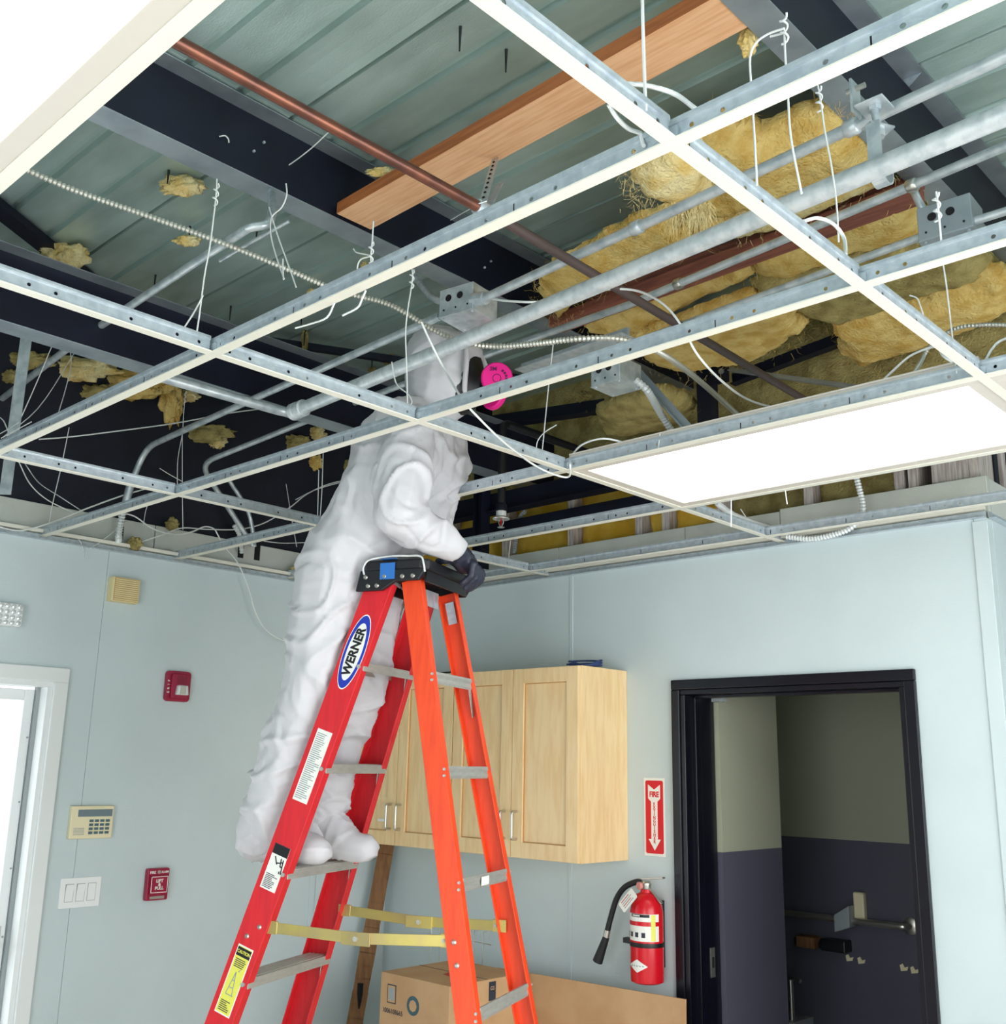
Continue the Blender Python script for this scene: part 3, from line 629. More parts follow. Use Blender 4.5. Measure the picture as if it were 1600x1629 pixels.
# copper / iron tube
k1, k2, k3 = at(200, 22, h=.40), at(1000, 472, h=.40), at(1300, 648, h=.40)
ct = pipe('copper_tube', [k1, at(790, 345, h=.40)], .0135, M_COPPER, 'copper tube slung under the fir plank', 'pipe')
collar(k1, at(790, 345, h=.40), .975, .016, .04, M_GALV, ct, 'pipe_sleeve')
pipe('iron_pipe', [at(792, 346, h=.40), k3], .0130, M_IRON, 'dull brown iron pipe continuing under the glass wool', 'pipe')
sp = at(768, 322, h=.40); tp = at(788, 252, h=.80)
st = empty('perforated_strap', sp, 'perforated steel strap holding the copper tube to the fir plank', 'strap')
g = MB(); dd = (tp-sp).normalized(); g.bar(sp, tp, .0022, .020, up=(1, .3, 0)); g.obj('strap', M_GALV, st)
for i in range(9):
    c = sp.lerp(tp, .08+.1*i); MB().cyl(c-V3((0, .0016, 0))-V3((.0012, 0, 0)), c+V3((.0024, -.0022, 0)), .0038, 8).obj('hole', M_HOLE, st)
MB().bar(at(776, 330, h=.40), at(795, 292, h=.62), .002, .02, up=(1, .3, 0)).obj('tail', M_GALV, st)
g = MB(); g.lathe([(.017, -.016), (.019, -.014), (.019, .014), (.017, .016)], at(765, 332, h=.40), 16, (0, 1, 0)); g.obj('loop', M_GALV, st, smooth=40)
# ================================================================== CABLE BOXES
def jbox(c, sx, sy, sz, yaw, label, m=M_GALV):
    r = empty('cable_box', c, label, 'cable box', 'cable boxes')
    Mx = Matrix.Translation(c) @ Matrix.Rotation(yaw, 4, 'Z')
    MB(Mx).box((-sx/2, -sy/2, -sz/2), (sx/2, sy/2, sz/2)).obj('body', m, r, bevel=.002)
    MB(Mx).box((-sx/2-.002, -sy/2-.002, -sz/2-.003), (sx/2+.002, sy/2+.002, -sz/2)).obj('cover', m, r, bevel=.001)
    for a, b in ((-.4, -.4), (.4, .4), (-.4, .4), (.4, -.4)): MB(Mx).cyl((a*sx, b*sy, -sz/2-.003), (a*sx, b*sy, -sz/2-.006), .004, 8).obj('screw', M_EMT, r)
    for a in (-.22, .12): MB(Mx).cyl((a*sx, -sy/2-.0004, sz*.12), (a*sx, -sy/2-.0018, sz*.12), .011, 14).obj('knockout', M_HOLE, r)
    for a in (-.35, .0, .35): MB(Mx).cyl((a*sx, -sy/2-.0004, -sz*.3), (a*sx, -sy/2-.0018, -sz*.3), .003, 8).obj('dimple', M_HOLE, r)
    return r
b1 = at(745, 488, h=.47); jb1 = jbox(b1, .125, .125, .085, .15, 'square galvanised cable box above the worker hood', M_EMT)
MB().cyl(at(772, 474, h=.45), at(772, 474, h=.45)+V3((-.05, .0, .01)), .02, 12).obj('connector', M_EMT, jb1)
b2 = at(980, 598, h=.30); jb2 = jbox(b2, .11, .11, .075, .0, 'pale galvanised cable box below the main tee beside the strut', M_EMT)
b3 = at(1512, 358, h=.47); jb3 = jbox(b3, .13, .10, .09, .05, 'dark grey cable box fixed beside the second purlin', M_PURL)
pipe('conduit', smooth_path([at(1452, 300, h=.60), at(1462, 322, h=.55), at(1485, 360, h=.49)], 5), .010, M_EMT, 'short bent conduit dropping into the grey box', 'conduit', 'conduits')
pipe('conduit', smooth_path([at(660, 440, h=.76), at(675, 460, h=.62), at(690, 475, h=.52), at(712, 482, h=.48)], 5), .011, M_EMT, 'short bent conduit from the first purlin into the square box', 'conduit', 'conduits')
# ================================================================== CABLES
def ribbed(name, pts, r, m, label, pitch=.0075, cat='cable', depth=.30, group=None):
    P = smooth_path(pts, 24); out = [P[0]]; acc = 0; Ls = [0]
    for i in range(1, len(P)): Ls.append(Ls[-1]+(P[i]-P[i-1]).length)
    n = int(Ls[-1]/(pitch/2)); j = 0; res = []; rs = []
    for i in range(n+1):
        s_ = Ls[-1]*i/n
        while j < len(Ls)-2 and Ls[j+1] < s_: j += 1
        res.append(P[j].lerp(P[j+1], (s_-Ls[j])/max(1e-6, Ls[j+1]-Ls[j]))); rs.append(r*(1 if i % 2 else 1-depth))
    o = MB().tube(res, rs, 8).obj(name, m); return tag(o, label, cat, group)
ribbed('armoured_cable', [at(x, y, h=h) for x, y, h in ((20, 260, .55), (120, 303, .55), (240, 345, .55), (350, 385, .54), (450, 425, .52), (540, 463, .50), (620, 485, .45), (690, 525, .36), (740, 545, .31), (790, 551, .29), (850, 547, .27), (920, 539, .25), (985, 539, .25), (1040, 556, .25), (1090, 588, .26), (1140, 630, .27), (1195, 680, .28))], .0092, M_ARM, 'long spiral armoured cable snaking past the worker hood', .0115, depth=.38)
ribbed('armoured_cable', [at(x, y, h=h) for x, y, h in ((1640, 518, .45), (1560, 517, .45), (1515, 525, .45), (1478, 552, .42), (1462, 580, .35), (1446, 604, .26))], .0080, M_ARM, 'short spiral armoured cable dropping at the end of the lit panel', .010, depth=.35)
ribbed('flexible_conduit', [at(x, y, h=h) for x, y, h in ((1010, 604, .28), (1030, 622, .25), (1052, 660, .22), (1078, 700, .16))], .0125, M_FLEX, 'white ribbed flexible conduit leaving the pale box', .012)
ribbed('flexible_conduit', [at(x, y, h=h) for x, y, h in ((1140, 800, .10), (1165, 818, .09), (1195, 830, .08), (1222, 838, .08))], .0125, M_FLEX, 'white ribbed flexible conduit behind the lit panel corner', .012)
ribbed('flexible_conduit', [at(x, y, Y=-.05) for x, y in ((1356, 740), (1366, 775), (1372, 812), (1355, 838), (1320, 852), (1285, 857), (1250, 853))], .0125, M_FLEX, 'white ribbed flexible conduit looping under the cabinet wall tee', .012)
ribbed('flexible_conduit', [at(200, 798, X=.07), at(193, 825, X=.06), at(189, 850, X=.04), at(189, 860, X=.02)], .0165, M_FLEX, 'grey ribbed flexible conduit ending at the alarm wall ledger', .012)
ribbed('flexible_conduit', [at(818, 880, Y=.05), at(820, 862, Y=.05), at(822, 840, Y=.05), at(828, 822, Y=.05), at(836, 812, Y=.05)], .013, M_GREY, 'grey ribbed flexible conduit between studs above the cabinets', .012)
ribbed('flexible_conduit', [at(372, 835, X=.028), at(381, 852, X=.025), at(385, 880, X=.005)], .0125, M_FLEX, 'short ribbed flexible conduit in a ledger notch', .012)
def cable(pts, r, label, m=M_WIREW, name='white_cable', cat='cable', group=None, k=8):
    return tag(MB().tube(smooth_path(pts, k), r, 6).obj(name, m, smooth=60), label, cat, group)
cable([at(x, y, h=h) for x, y, h in ((728, 468, .50), (760, 472, .48), (810, 479, .40), (870, 479, .38), (950, 462, .40), (1010, 462, .38), (1055, 484, .30), (1085, 520, .22), (1110, 565, .15), (1150, 608, .15), (1195, 638, .15), (1260, 655, .16))], .0032, 'long white cable drooping from the square box across the glass wool')
cable([at(x, y, h=h) for x, y, h in ((670, 512, .30), (685, 545, .25), (708, 590, .18), (732, 630, .05), (752, 655, .02), (800, 702, -.01), (850, 740, -.012), (885, 756, -.014), (905, 758, -.012), (907, 740, .0), (908, 728, .05), (925, 708, .07), (955, 698, .07), (985, 702, .06), (1008, 712, .03))], .0030, 'white cable hanging under the grid past the worker and looping at the lit panel')
cable([at(x, y, h=h) for x, y, h in ((988, 133, .07), (1028, 136, .08), (1072, 149, .08), (1106, 173, .045))], .0036, 'stub of white cable lying over the tee by the fir plank')
cable([at(x, y, h=h) for x, y, h in ((968, 166, .03), (982, 188, .02), (1000, 205, .03), (1018, 212, .04), (1021, 222, .03), (1024, 232, .015))], .0034, 'loop of white wire tied through the main tee web near the fir plank')
cable([at(x, y, h=h) for x, y, h in ((1278, 352, .10), (1300, 347, .12), (1325, 356, .12), (1342, 378, .10), (1345, 405, .045))], .0036, 'white cable arching over the cross tee before the red joist')
cable([at(x, y, h=h) for x, y, h in ((1395, 614, .06), (1420, 590, .09), (1445, 568, .11), (1470, 556, .11), (1490, 552, .10), (1500, 566, .05), (1515, 576, .03))], .0030, 'cream cable arching over the edge of the lit panel')
cable([at(x, y, h=h) for x, y, h in ((1568, 572, .05), (1578, 555, .08), (1592, 542, .1), (1625, 530, .1))], .0032, 'cream cable rising beside the cream vent')
cable([at(x, y, X=.06) for x, y in ((190, 815), (215, 822), (245, 842), (280, 850), (305, 846), (325, 838), (340, 841), (346, 850), (356, 868), (378, 895), (395, 935), (405, 970), (420, 998), (440, 1014), (462, 1021), (490, 1016)) if True], .0034, 'white cable drooping down the alarm wall toward the worker')
cable([at(x, y, X=.05) for x, y in ((-30, 830), (20, 843), (45, 842), (85, 830), (130, 812), (190, 790), (240, 775))], .0034, 'white cable lying along the first ledger board')
cable([at(x, y, X=.03) for x, y in ((225, 862), (260, 850), (290, 840), (330, 842), (380, 842), (420, 832), (460, 808), (490, 785), (530, 768), (580, 760))], .0030, 'white cable running along the ledger behind the worker back')
cable([at(x, y, X=.02) for x, y in ((470, 795), (500, 780), (540, 768), (575, 764))], .0026, 'second white cable close to the ledger behind the worker back')
cable([at(x, y, X=.3) for x, y in ((62, 699), (120, 694), (200, 684), (280, 673), (360, 658), (410, 651))], .0028, 'taut white cable crossing the dark plenum by the alarm wall')
cable([at(x, y, X=.01) for x, y in ((420, 861), (450, 864), (490, 863))], .0022, 'thin white cable above the ledger notches')
cable([at(x, y, X=.02) for x, y in ((30, 735), (48, 770), (75, 795), (115, 815))], .0026, 'white cable falling from the cross tee to the ledger board')
cable([at(x, y, X=.04) for x, y in ((40, 738), (62, 768), (95, 790), (135, 816))], .0022, 'grey cable falling beside the white one to the ledger board', M_WIRE)
cable([at(x, y, X=.012) for x, y in ((118, 852), (128, 862), (133, 878))], .0022, 'frayed cable end sticking out under the wall angle')
cable([at(x, y, X=.012) for x, y in ((185, 842), (160, 862), (140, 875), (135, 886))], .0018, 'thin cable end hanging below the flexible conduit')
cable([at(x, y, h=.9) for x, y in ((415, 280), (450, 268), (490, 240), (525, 208))], .002, 'thin pale wire trailing across the dark purlin web')
cable([at(x, y, h=1.0) for x, y in ((640, 388), (690, 365), (760, 325))], .0018, 'thin pale wire end lying on the purlin beside the fir plank')
# hanger wires
def wire(pts, label=None, r=.0019):
    return tag(MB().tube(smooth_path(pts, 4), r, 6).obj('hanger_wire', M_WIREW, smooth=60), label or 'plain straight steel hanger wire rising from the ceiling grid', 'wire', 'hanger wires')
for X_, pts in ((3.511, ((1020, -60), (1023, 60), (1027, 176))), (None, None)):
    if pts: wire([at(x, y, X=X_) for x, y in pts], 'steel hanger wire standing in front of the fir plank', .0028)
HW = [(-2.30, ((1247, 45), (1249, 90), (1253, 150), (1258, 220), (1275, 308)), 'hanger wire knotted at the second purlin and crossing the glass wool'),
      (-2.34, ((1247, 45), (1222, 54), (1203, 68), (1193, 92), (1195, 140), (1200, 220), (1204, 295)), 'hanger wire looped out from the second purlin knot'),
      (-2.30, ((1225, 58), (1250, 52)), 'tail of hanger wire tied at the purlin knot'),
      (-1.94, ((1301, 136), (1306, 165), (1312, 210), (1322, 262), (1330, 320), (1334, 385)), 'hanger wire with looped top crossing the wide pipe'),
      (-1.936, ((1489, 305), (1492, 330), (1497, 384)), 'hanger wire with eyelet beside the grey box'),
      (-1.327, ((1500, 420), (1506, 460), (1514, 530), (1522, 594)), 'hanger wire rising past the drooping yellow batt'),
      (-1.3, ((1447, 470), (1458, 474), (1463, 484), (1469, 503)), 'cut and bent hanger wire end over the tan batt'),
      (-2.546, ((345, 285), (343, 318), (334, 390), (325, 440), (318, 495), (312, 536)), 'hanger wire with twisted top tied to the first purlin'),
      (-2.55, ((323, 470), (308, 498), (289, 527)), 'side leg of the twisted hanger wire by the first purlin'),
      (-2.3, ((455, 292), (456, 310), (448, 330), (432, 346), (431, 375), (440, 410), (452, 444)), 'curled hanger wire hanging loose from the first purlin'),
      (-2.3, ((428, 330), (440, 370), (458, 420), (471, 457)), 'straight loose wire beside the curled hanger wire'),
      (-2.2, ((594, 352), (592, 385), (590, 405), (590, 428)), 'hanger wire tied near the end of the fir plank'),
      (-2.2, ((562, 396), (568, 402), (590, 407), (575, 412), (569, 422), (568, 440)), 'looped wire tail near the end of the fir plank'),
      (-1.936, ((655, 425), (656, 445), (649, 490), (645, 530), (647, 590), (648, 642)), 'hanger wire with hook running down to the worker shoulder'),
      (-1.9, ((623, 576), (627, 600), (633, 614), (650, 628), (655, 640), (651, 645)), 'curled wire in front of the worker shoulder'),
      (-1.327, ((880, 546), (874, 600), (868, 660), (862, 722)), 'hanger wire dropping to the tee beside the pink filter'),
      (-1.32, ((885, 676), (866, 688), (855, 702), (853, 718)), 'hooked wire tail over the tee beside the pink filter'),
      (-1.7, ((310, 282), (260, 345), (165, 482), (110, 575), (60, 650), (4, 696)), 'long slack diagonal wire from the first purlin to the alarm wall'),
      (-2.2, ((82, 552), (62, 600), (40, 650), (18, 696)), 'slanted wire by the low dark beam'),
      (-1.9, ((111, 552), (113, 580), (104, 620), (92, 660)), 'bent wire hanging from the low dark beam'),
      (-1.9, ((110, 680), (98, 740), (84, 800), (78, 832)), 'slanted wire falling to the ledger board'),
      (-1.2, ((295, 624), (292, 660), (290, 690), (283, 730), (282, 772)), 'hanger wire with twisted top under the low dark beam'),
      (-1.1, ((290, 690), (290, 780), (291, 843)), 'hanger wire dropping past the tee crossing by the alarm wall'),
      (-1.2, ((254, 745), (270, 755), (290, 766)), 'cut wire end sticking out at the tee crossing by the alarm wall'),
      (-1.327, ((507, 748), (506, 790), (505, 826)), 'hanger wire at the tee crossing behind the worker back'), (-1.32, ((514, 720), (512, 780), (509, 826)), 'taller hanger wire paired at the tee crossing behind the worker back'),
      (-.8, ((455, 770), (463, 820), (472, 870)), 'slanted hanger wire against the black lining behind the worker'),
      (-2.4, ((0, 664), (6, 670), (12, 684), (16, 694)), 'curled wire end at the edge of the low dark beam'),
      (-2.3, ((2, 697), (26, 684), (50, 671)), 'cut wire stub lying on the main tee by the low dark beam'),
      (-2.3, ((0, 690), (14, 682), (30, 672)), 'second cut wire stub lying on the main tee by the low dark beam'),
      (-.717, ((1163, 792), (1163, 838)), 'hanger wire behind the near corner of the lit panel'), (-.72, ((1249, 780), (1252, 802)), 'short hanger wire above the white ribbed conduit'),
      (-.3, ((1178, 810), (1186, 822)), 'bent wire stub above the last cross tee'),
      (-.1365, ((812, 860), (808, 896)), 'hanger wire in the stud bay above the cabinets'), (-1.4, ((240, 790), (232, 812), (228, 836)), 'short hanger wire over the first ledger board'),
      (-2.54, ((532, 482), (520, 505), (495, 515), (470, 522)), 'cut wire stub poking out below the main tee'), (-2.54, ((582, 462), (575, 478), (568, 490), (545, 502)), 'bent wire stub poking out below the main tee'),
      (-1.327, ((1050, 690), (1047, 714)), 'hanger wire by the pale angled strut'), (-2.3, ((450, 412), (450, 430), (451, 445)), 'short wire inside the curled hanger wire')]
def atr(x, y, y_):
    p = at(x, y, Y=y_); return p if p.x > .03 else at(x, y, X=.03)
for y_, pts, lab in HW: wire([atr(x, y, y_) for x, y in pts], lab)
# twisted knots
for (x, y, Y_, nm) in ((1247, 46, -2.30, 'second purlin'), (1303, 158, -1.94, 'glass wool'), (1490, 330, -1.936, 'grey box'), (343, 310, -2.546, 'first purlin'), (655, 445, -1.936, 'square box'), (590, 402, -2.2, 'fir plank'), (294, 632, -1.2, 'low beam')):
    c = atr(x, y, Y_); pts = [c+V3((.006*math.cos(t*1.3), .006*math.sin(t*1.3), .028-.0045*t)) for t in range(13)]
    tag(MB().tube(smooth_path(pts, 3), .0019, 6).obj('wire_knot', M_WIREW, smooth=60), 'twisted wire knot by the %s' % nm, 'wire', 'wire knots')
# ================================================================== SPRINKLER AND FAR STEEL
sx = at(797, 825, Y=-.62); sr = empty('sprinkler', sx, 'chrome pendent sprinkler head on a dark drop pipe beside the worker', 'sprinkler')
MB().tube([sx+V3((0, 0, .035))]+arc3(sx, sx+V3((0, 0, .42)), sx+V3((0, .8, .42)), .04)+[V3((sx.x, .20, sx.z+.42))], .017, 14).obj('drop_pipe', M_BLACK, sr, smooth=40)
MB().lathe([(.019, .03), (.024, .034), (.024, .058), (.019, .064)], sx, 12).obj('reducer', M_DARK, sr, smooth=40)
MB().lathe([(.021, .008), (.021, .030), (.019, .033)], sx, 16).obj('cup', M_WHITE, sr, smooth=40)
MB().lathe([(.034, -.004), (.036, .0), (.024, .009), (.012, .010)], sx, 20).obj('escutcheon', M_CHROME, sr, smooth=40)
g = MB()
for s_ in (-1, 1): g.tube(smooth_path([sx+V3((s_*.011, 0, -.002)), sx+V3((s_*.013, 0, -.018)), sx+V3((s_*.003, 0, -.034))]), .0028, 8)
g.obj('yoke', M_CHROME, sr, smooth=40)
MB().cyl(sx+V3((0, 0, -.004)), sx+V3((0, 0, -.028)), .0035, 8).obj('bulb', M_FRED, sr, smooth=40)
MB().lathe([(.002, -.034), (.015, -.036), (.015, -.038), (.002, -.038)], sx, 14).obj('deflector', M_CHROME, sr)
def steel(p, q, w_, t, label, m=M_DARK, up=(0, 0, 1)):
    p, q = V3(p), V3(q); r = empty('steel_member', p, label, 'beam', 'dark framing steel')
    MB().bar(p, q, w_, .004, up).obj('flange', m, r); d = (q-p).normalized(); u = V3(up)
    MB().bar(p+u*t/2, q+u*t/2, .004, t, up).obj('web', m, r); return r
steel(V3((.0, .02, ZG+.225)), V3((3.0, .02, ZG+.225)), .07, .09, 'dark lower girt above the studs')
steel(V3((.0, -.05, ZG+.345)), V3((2.2, -.05, ZG+.345)), .08, .10, 'dark upper girt above the sprinkler')
c1, c2 = at(1127, 700, Y=-.15), at(1127, 598, Y=-.15)
r = empty('steel_post', c1, 'dark steel post behind the armoured cable', 'post'); z1 = ZG+1.0
MB().bar(V3((c1.x, -.15, ZG+.26)), V3((c1.x, -.15, z1)), .07, .05, up=(0, 1, 0)).obj('post', M_DARK, r); MB().box((c1.x+.02, -.18, c2.z-.06), (c1.x+.12, -.174, c2.z+.03)).obj('gusset', M_DARK, r); MB().cyl((c1.x+.09, -.18, c2.z-.01), (c1.x+.09, -.19, c2.z-.01), .012, 6).obj('bolt', M_PURL, r)
c1 = at(765, 760, Y=-.1); r = empty('steel_post', c1, 'dark steel post beside the sprinkler drop', 'post')
MB().box((c1.x-.03, -.12, ZG+.06), (c1.x-.024, -.06, ZG+1.0)).obj('flange', M_DARK, r); MB().box((c1.x+.024, -.12, ZG+.06), (c1.x+.03, -.06, ZG+1.0)).obj('flange', M_DARK, r); MB().box((c1.x-.024, -.092, ZG+.06), (c1.x+.024, -.088, ZG+1.0)).obj('web', M_DARK, r)
steel(at(1015, 600, h=.36), at(1105, 700, h=.12), .05, .03, 'pale angled strut running down from the cable box', M_PURL)
steel(at(1165, 612, Y=-.1), at(1345, 545, Y=-.1), .04, .05, 'dark rafter stub under the drooping batt')
steel(at(1160, 590, Y=-.2), at(1390, 622, Y=-.2), .03, .015, 'thin bright strut under the drooping batt', M_PURL)
steel(at(640, 700, Y=-.25), at(960, 655, Y=-.25), .06, .06, 'dark rail deep in the plenum beside the worker')
rl = empty('cable_rail', at(940, 560, h=.42), 'grey slotted cable rail beside the worker hood', 'rail')
MB().bar(at(1000, 534, h=.42), at(830, 592, h=.42), .07, .004).obj('rail', M_GALV, rl); MB().bar(at(1000, 528, h=.44), at(830, 586, h=.44), .01, .03).obj('lip', M_GALV, rl)
hs = empty('hanging_strap', at(20, 560, Y=-2.3), 'bolted vertical steel strap hanging by the low dark beam', 'strap')
p, q = at(50, 478, Y=-2.28), at(0, 700, Y=-2.28); q.x = p.x+.0; MB().bar(p, V3((p.x, p.y, ZG+.03)), .042, .003, up=(.7, -.7, 0)).obj('strap', M_EMT, hs)
for k in (.02, .045): MB().cyl(p+V3((-.008, -.003, -k)), p+V3((-.008, -.006, -k)), .004, 8).obj('bolt', M_CHROME, hs)
#SPLIT2
# ================================================================== WALL CABINETS
CB, CT, CD = ZG-1.243, ZG-.465, .33
def cabinet(x0, x1, label, ntag):
    r = empty('wall_cabinet', ((x0+x1)/2, -CD/2, CB), label, 'cabinet', 'maple wall cabinets')
    MB().box((x0+.001, -CD+.02, CB), (x1-.001, -.001, CT)).obj('carcass', M_MAPLE, r, bevel=.001)
    mid = (x0+x1)/2
    for k, (a, b) in enumerate(((x0+.003, mid-.002), (mid+.002, x1-.003))):
        d = empty('door', ((a+b)/2, -CD, CB)); d.parent = r; d.matrix_parent_inverse = r.matrix_basis.inverted()
        s_ = .062; y0, y1 = -CD, -CD+.02
        MB().box((a, y0, CB+.002), (a+s_, y1, CT-.002)).obj('stile', M_MAPLE, d, bevel=.0015); MB().box((b-s_, y0, CB+.002), (b, y1, CT-.002)).obj('stile', M_MAPLE, d, bevel=.0015)
        MB().box((a+s_, y0, CT-.002-s_), (b-s_, y1, CT-.002)).obj('rail', M_MAPLE, d, bevel=.0015); MB().box((a+s_, y0, CB+.002), (b-s_, y1, CB+.002+s_)).obj('rail', M_MAPLE, d, bevel=.0015)
        MB().box((a+s_, y0+.011, CB+s_), (b-s_, y1-.001, CT-s_)).obj('door_panel', M_MAPLE, d)
        for A, B in (((a+s_, CB+.002+s_), (a+s_+.004, CT-.002-s_)), ((b-s_-.004, CB+.002+s_), (b-s_, CT-.002-s_)), ((a+s_+.004, CT-.006-s_), (b-s_-.004, CT-.002-s_)), ((a+s_+.004, CB+.002+s_), (b-s_-.004, CB+.006+s_))):
            MB().box((A[0], y0+.007, A[1]), (B[0], y0+.011, B[1])).obj('panel_shade_line', M_MAPLED, d)  # added dark strips painting the shade line around the recessed panel
        hx = b-.032 if k == 0 else a+.032
        MB().tube(arc3((hx, -CD, CB+.07), (hx, -CD-.032, CB+.07), (hx, -CD-.032, CB+.12), .014, 5)[0:0]+[(hx, -CD, CB+.075)]+arc3((hx, -CD, CB+.075), (hx, -CD-.03, CB+.075), (hx, -CD-.03, CB+.12), .012, 5)+arc3((hx, -CD-.03, CB+.12), (hx, -CD-.03, CB+.185), (hx, -CD, CB+.185), .012, 5)+[(hx, -CD, CB+.185)], .0058, 10).obj('handle', M_CHROME, d, smooth=40)
    if ntag: MB().box((x0+.24, -CD-.001, CB+.105), (x0+.30, -CD, CB+.117)).obj('label_strip', M_PAPER, r)
    return r
cabinet(.065, .795, 'maple wall cabinet behind the ladder with a small label strip', True)
cabinet(.795, 1.525, 'maple wall cabinet beside the fire extinguisher sign', False)
tag(MB().add([(.66, -.30, CB-.001), (.80, -.31, CB-.001), (.76, -.28, CB-.022), (.66, -.30, CB-.0015), (.80, -.31, CB-.0015), (.76, -.28, CB-.023)], [(0, 1, 2), (3, 5, 4)]).obj('paper_note', M_PAPER), 'corner of white paper sticking out under the maple cabinets', 'paper')
g = MB()
for k in range(3): g.tube(smooth_path([(1.36+.01*k, -.22, CT+.006+.012*k), (1.41, -.14, CT+.014+.012*k), (1.47, -.12, CT+.016+.01*k), (1.512, -.17, CT+.012+.01*k), (1.50, -.25, CT+.006), (1.42, -.26, CT+.006+.01*k)], 6), .004, 8)
tag(g.obj('cable_coil', mat('blue_cable', (40, 60, 110), .5), smooth=60), 'blue coiled cable lying on top of the maple cabinet', 'cable')
tag(MB().tube(smooth_path([(.55, -.2, CT+.005), (.62, -.28, CT+.008), (.72, -.2, CT+.02), (.80, -.29, CT+.006)], 6), .004, 8).obj('black_cable', M_BLACK, smooth=60), 'black cable lying on the cabinet top behind the ladder', 'cable')
# ================================================================== SIGN AND EXTINGUISHER
def back(x, z, y=0): return frame((x, y, z), (1, 0, 0), (0, 0, 1))
sg = empty('fire_sign', (1.660, -.001, ZG-1.064), 'red and white sign reading FIRE EXTINGUISHER with a down arrow', 'sign')
F = back(1.660, ZG-1.064)
MB(F).prism(rrect(.104, .308, .003), .0005, .0025).obj('plate', M_PAPER, sg); MB(F).prism(rrect(.088, .288, .008), .0025, .0030).obj('red_field', M_SIGNR, sg)
ar = [(-.030, .128), (0, .108), (.030, .128), (.030, .072), (.016, .060), (.016, -.088), (.030, -.088), (0, -.132), (-.030, -.088), (-.016, -.088), (-.016, .060), (-.030, .072)]
g = MB(F); n = len(ar)
g.add([(x, y, .0036) for x, y in ar], [(11, 3, 4, 10), (0, 1, 11), (1, 2, 3), (11, 1, 3), (10, 4, 5, 9), (8, 9, 5, 6), (8, 6, 7)]).obj('arrow', M_PAPER, sg)
text('word_fire', 'FIRE', .030, F @ Matrix.Translation((0, .088, .004)), M_SIGNR, sg, .0002, sx=.85, bold=.0012)
for i, ch in enumerate('EXTINGUISHER'): text('letter', ch, .0165, F @ Matrix.Translation((0, .050-i*.0135, .004)), M_SIGNR, sg, .0002, bold=.0005)
ex = empty('fire_extinguisher', (1.665, -.085, .92), 'red fire extinguisher hanging on the wall beside the black door frame', 'extinguisher')
ex_c = V3((1.672, -.082, 0)); zb = .917
MB().lathe([(.052, zb), (.064, zb+.006), (.0655, zb+.014), (.0655, zb+.262), (.058, zb+.300), (.040, zb+.326), (.024, zb+.334), (.022, zb+.345)], ex_c, 32).obj('cylinder', M_FRED, ex, smooth=35)
MB().lathe([(.0022+.0655, zb+.135), (.0680, zb+.136), (.0680, zb+.150), (.0022+.0655, zb+.151)], ex_c, 32).obj('strap', M_BLACK, ex, smooth=35)
MB().box((ex_c.x-.105, -.10, zb+.135), (ex_c.x-.06, -.07, zb+.155)).box((ex_c.x-.03, -.02, zb+.05), (ex_c.x+.03, -.001, zb+.3)).obj('bracket', M_BLACK, ex, bevel=.002)
def wrap(z0, z1, a0, a1, m, nm, r=.0662):
    g = MB(); n = 16; P = []
    for k in range(n+1):
        a = math.radians(a0+(a1-a0)*k/n); P.append((ex_c.x+r*math.sin(a), ex_c.y-r*math.cos(a)))
    g.add([(x, y, zb+z) for z in (z0, z1) for x, y in P], [(k, k+1, n+1+k+1, n+1+k) for k in range(n)]); return g.obj(nm, m, ex, smooth=60)
wrap(.158, .258, -75, 80, M_PAPER, 'label'); wrap(.214, .230, -75, 80, M_FRED, 'label_band', .0666); wrap(.246, .257, -25, 45, M_BLACK, 'label_title', .0666); wrap(.160, .256, 50, 66, M_YEL, 'label_yellow', .0668)
for k in range(4): wrap(.172, .190, -55+24*k, -42+24*k, M_INK, 'label_icon', .0667)
dz = zb+.068; g = MB(); n = 8
for k in range(17):
    a_ = -38+76*k/16; hh = .024*(1-abs(a_)/38.01)
    for sg_ in (-1, 1): g.v.append((ex_c.x+.0668*math.sin(math.radians(a_)), ex_c.y-.0668*math.cos(math.radians(a_)), dz+sg_*hh))
g.f += [(2*k, 2*k+2, 2*k+3, 2*k+1) for k in range(16)]; g.obj('diamond_mark', M_PAPER, ex)
for k in range(5): wrap(.066, .070, -26+11*k, -19+11*k, M_GREY, 'diamond_print', .0672)
wrap(.249, .254, -18, 12, M_PAPER, 'title_print', .0670)
MB().lathe([(.018, zb+.343), (.021, zb+.348), (.021, zb+.368), (.015, zb+.376)], ex_c, 16).obj('valve', M_CHROME, ex, smooth=35)
MB().cyl(ex_c+V3((-.012, -.02, zb+.358)), ex_c+V3((-.016, -.032, zb+.358)), .014, 16).obj('gauge', mat('gauge_face', (222, 150, 140), .3), ex, smooth=35)
MB().bar(ex_c+V3((-.03, 0, zb+.381)), ex_c+V3((.085, 0, zb+.394)), .02, .007).obj('lever', M_CHROME, ex, bevel=.002)
MB().bar(ex_c+V3((.0, 0, zb+.366)), ex_c+V3((.075, -.002, zb+.298)), .016, .006).obj('carry_handle', M_CHROME, ex, bevel=.002)
hp = [V3((1.655, -.09, 1.287)), V3((1.632, -.10, 1.286)), V3((1.585, -.11, 1.262)), V3((1.545, -.11, 1.215)), V3((1.515, -.11, 1.14)), V3((1.497, -.11, 1.085))]
MB().tube(smooth_path(hp, 6), .0115, 12).obj('hose', M_BLACK, ex, smooth=40)
MB().cyl(hp[-1]+V3((.002, 0, .008)), hp[-1]+V3((-.006, 0, -.022)), .0135, 12).obj('ferrule', M_CHROME, ex, smooth=40)
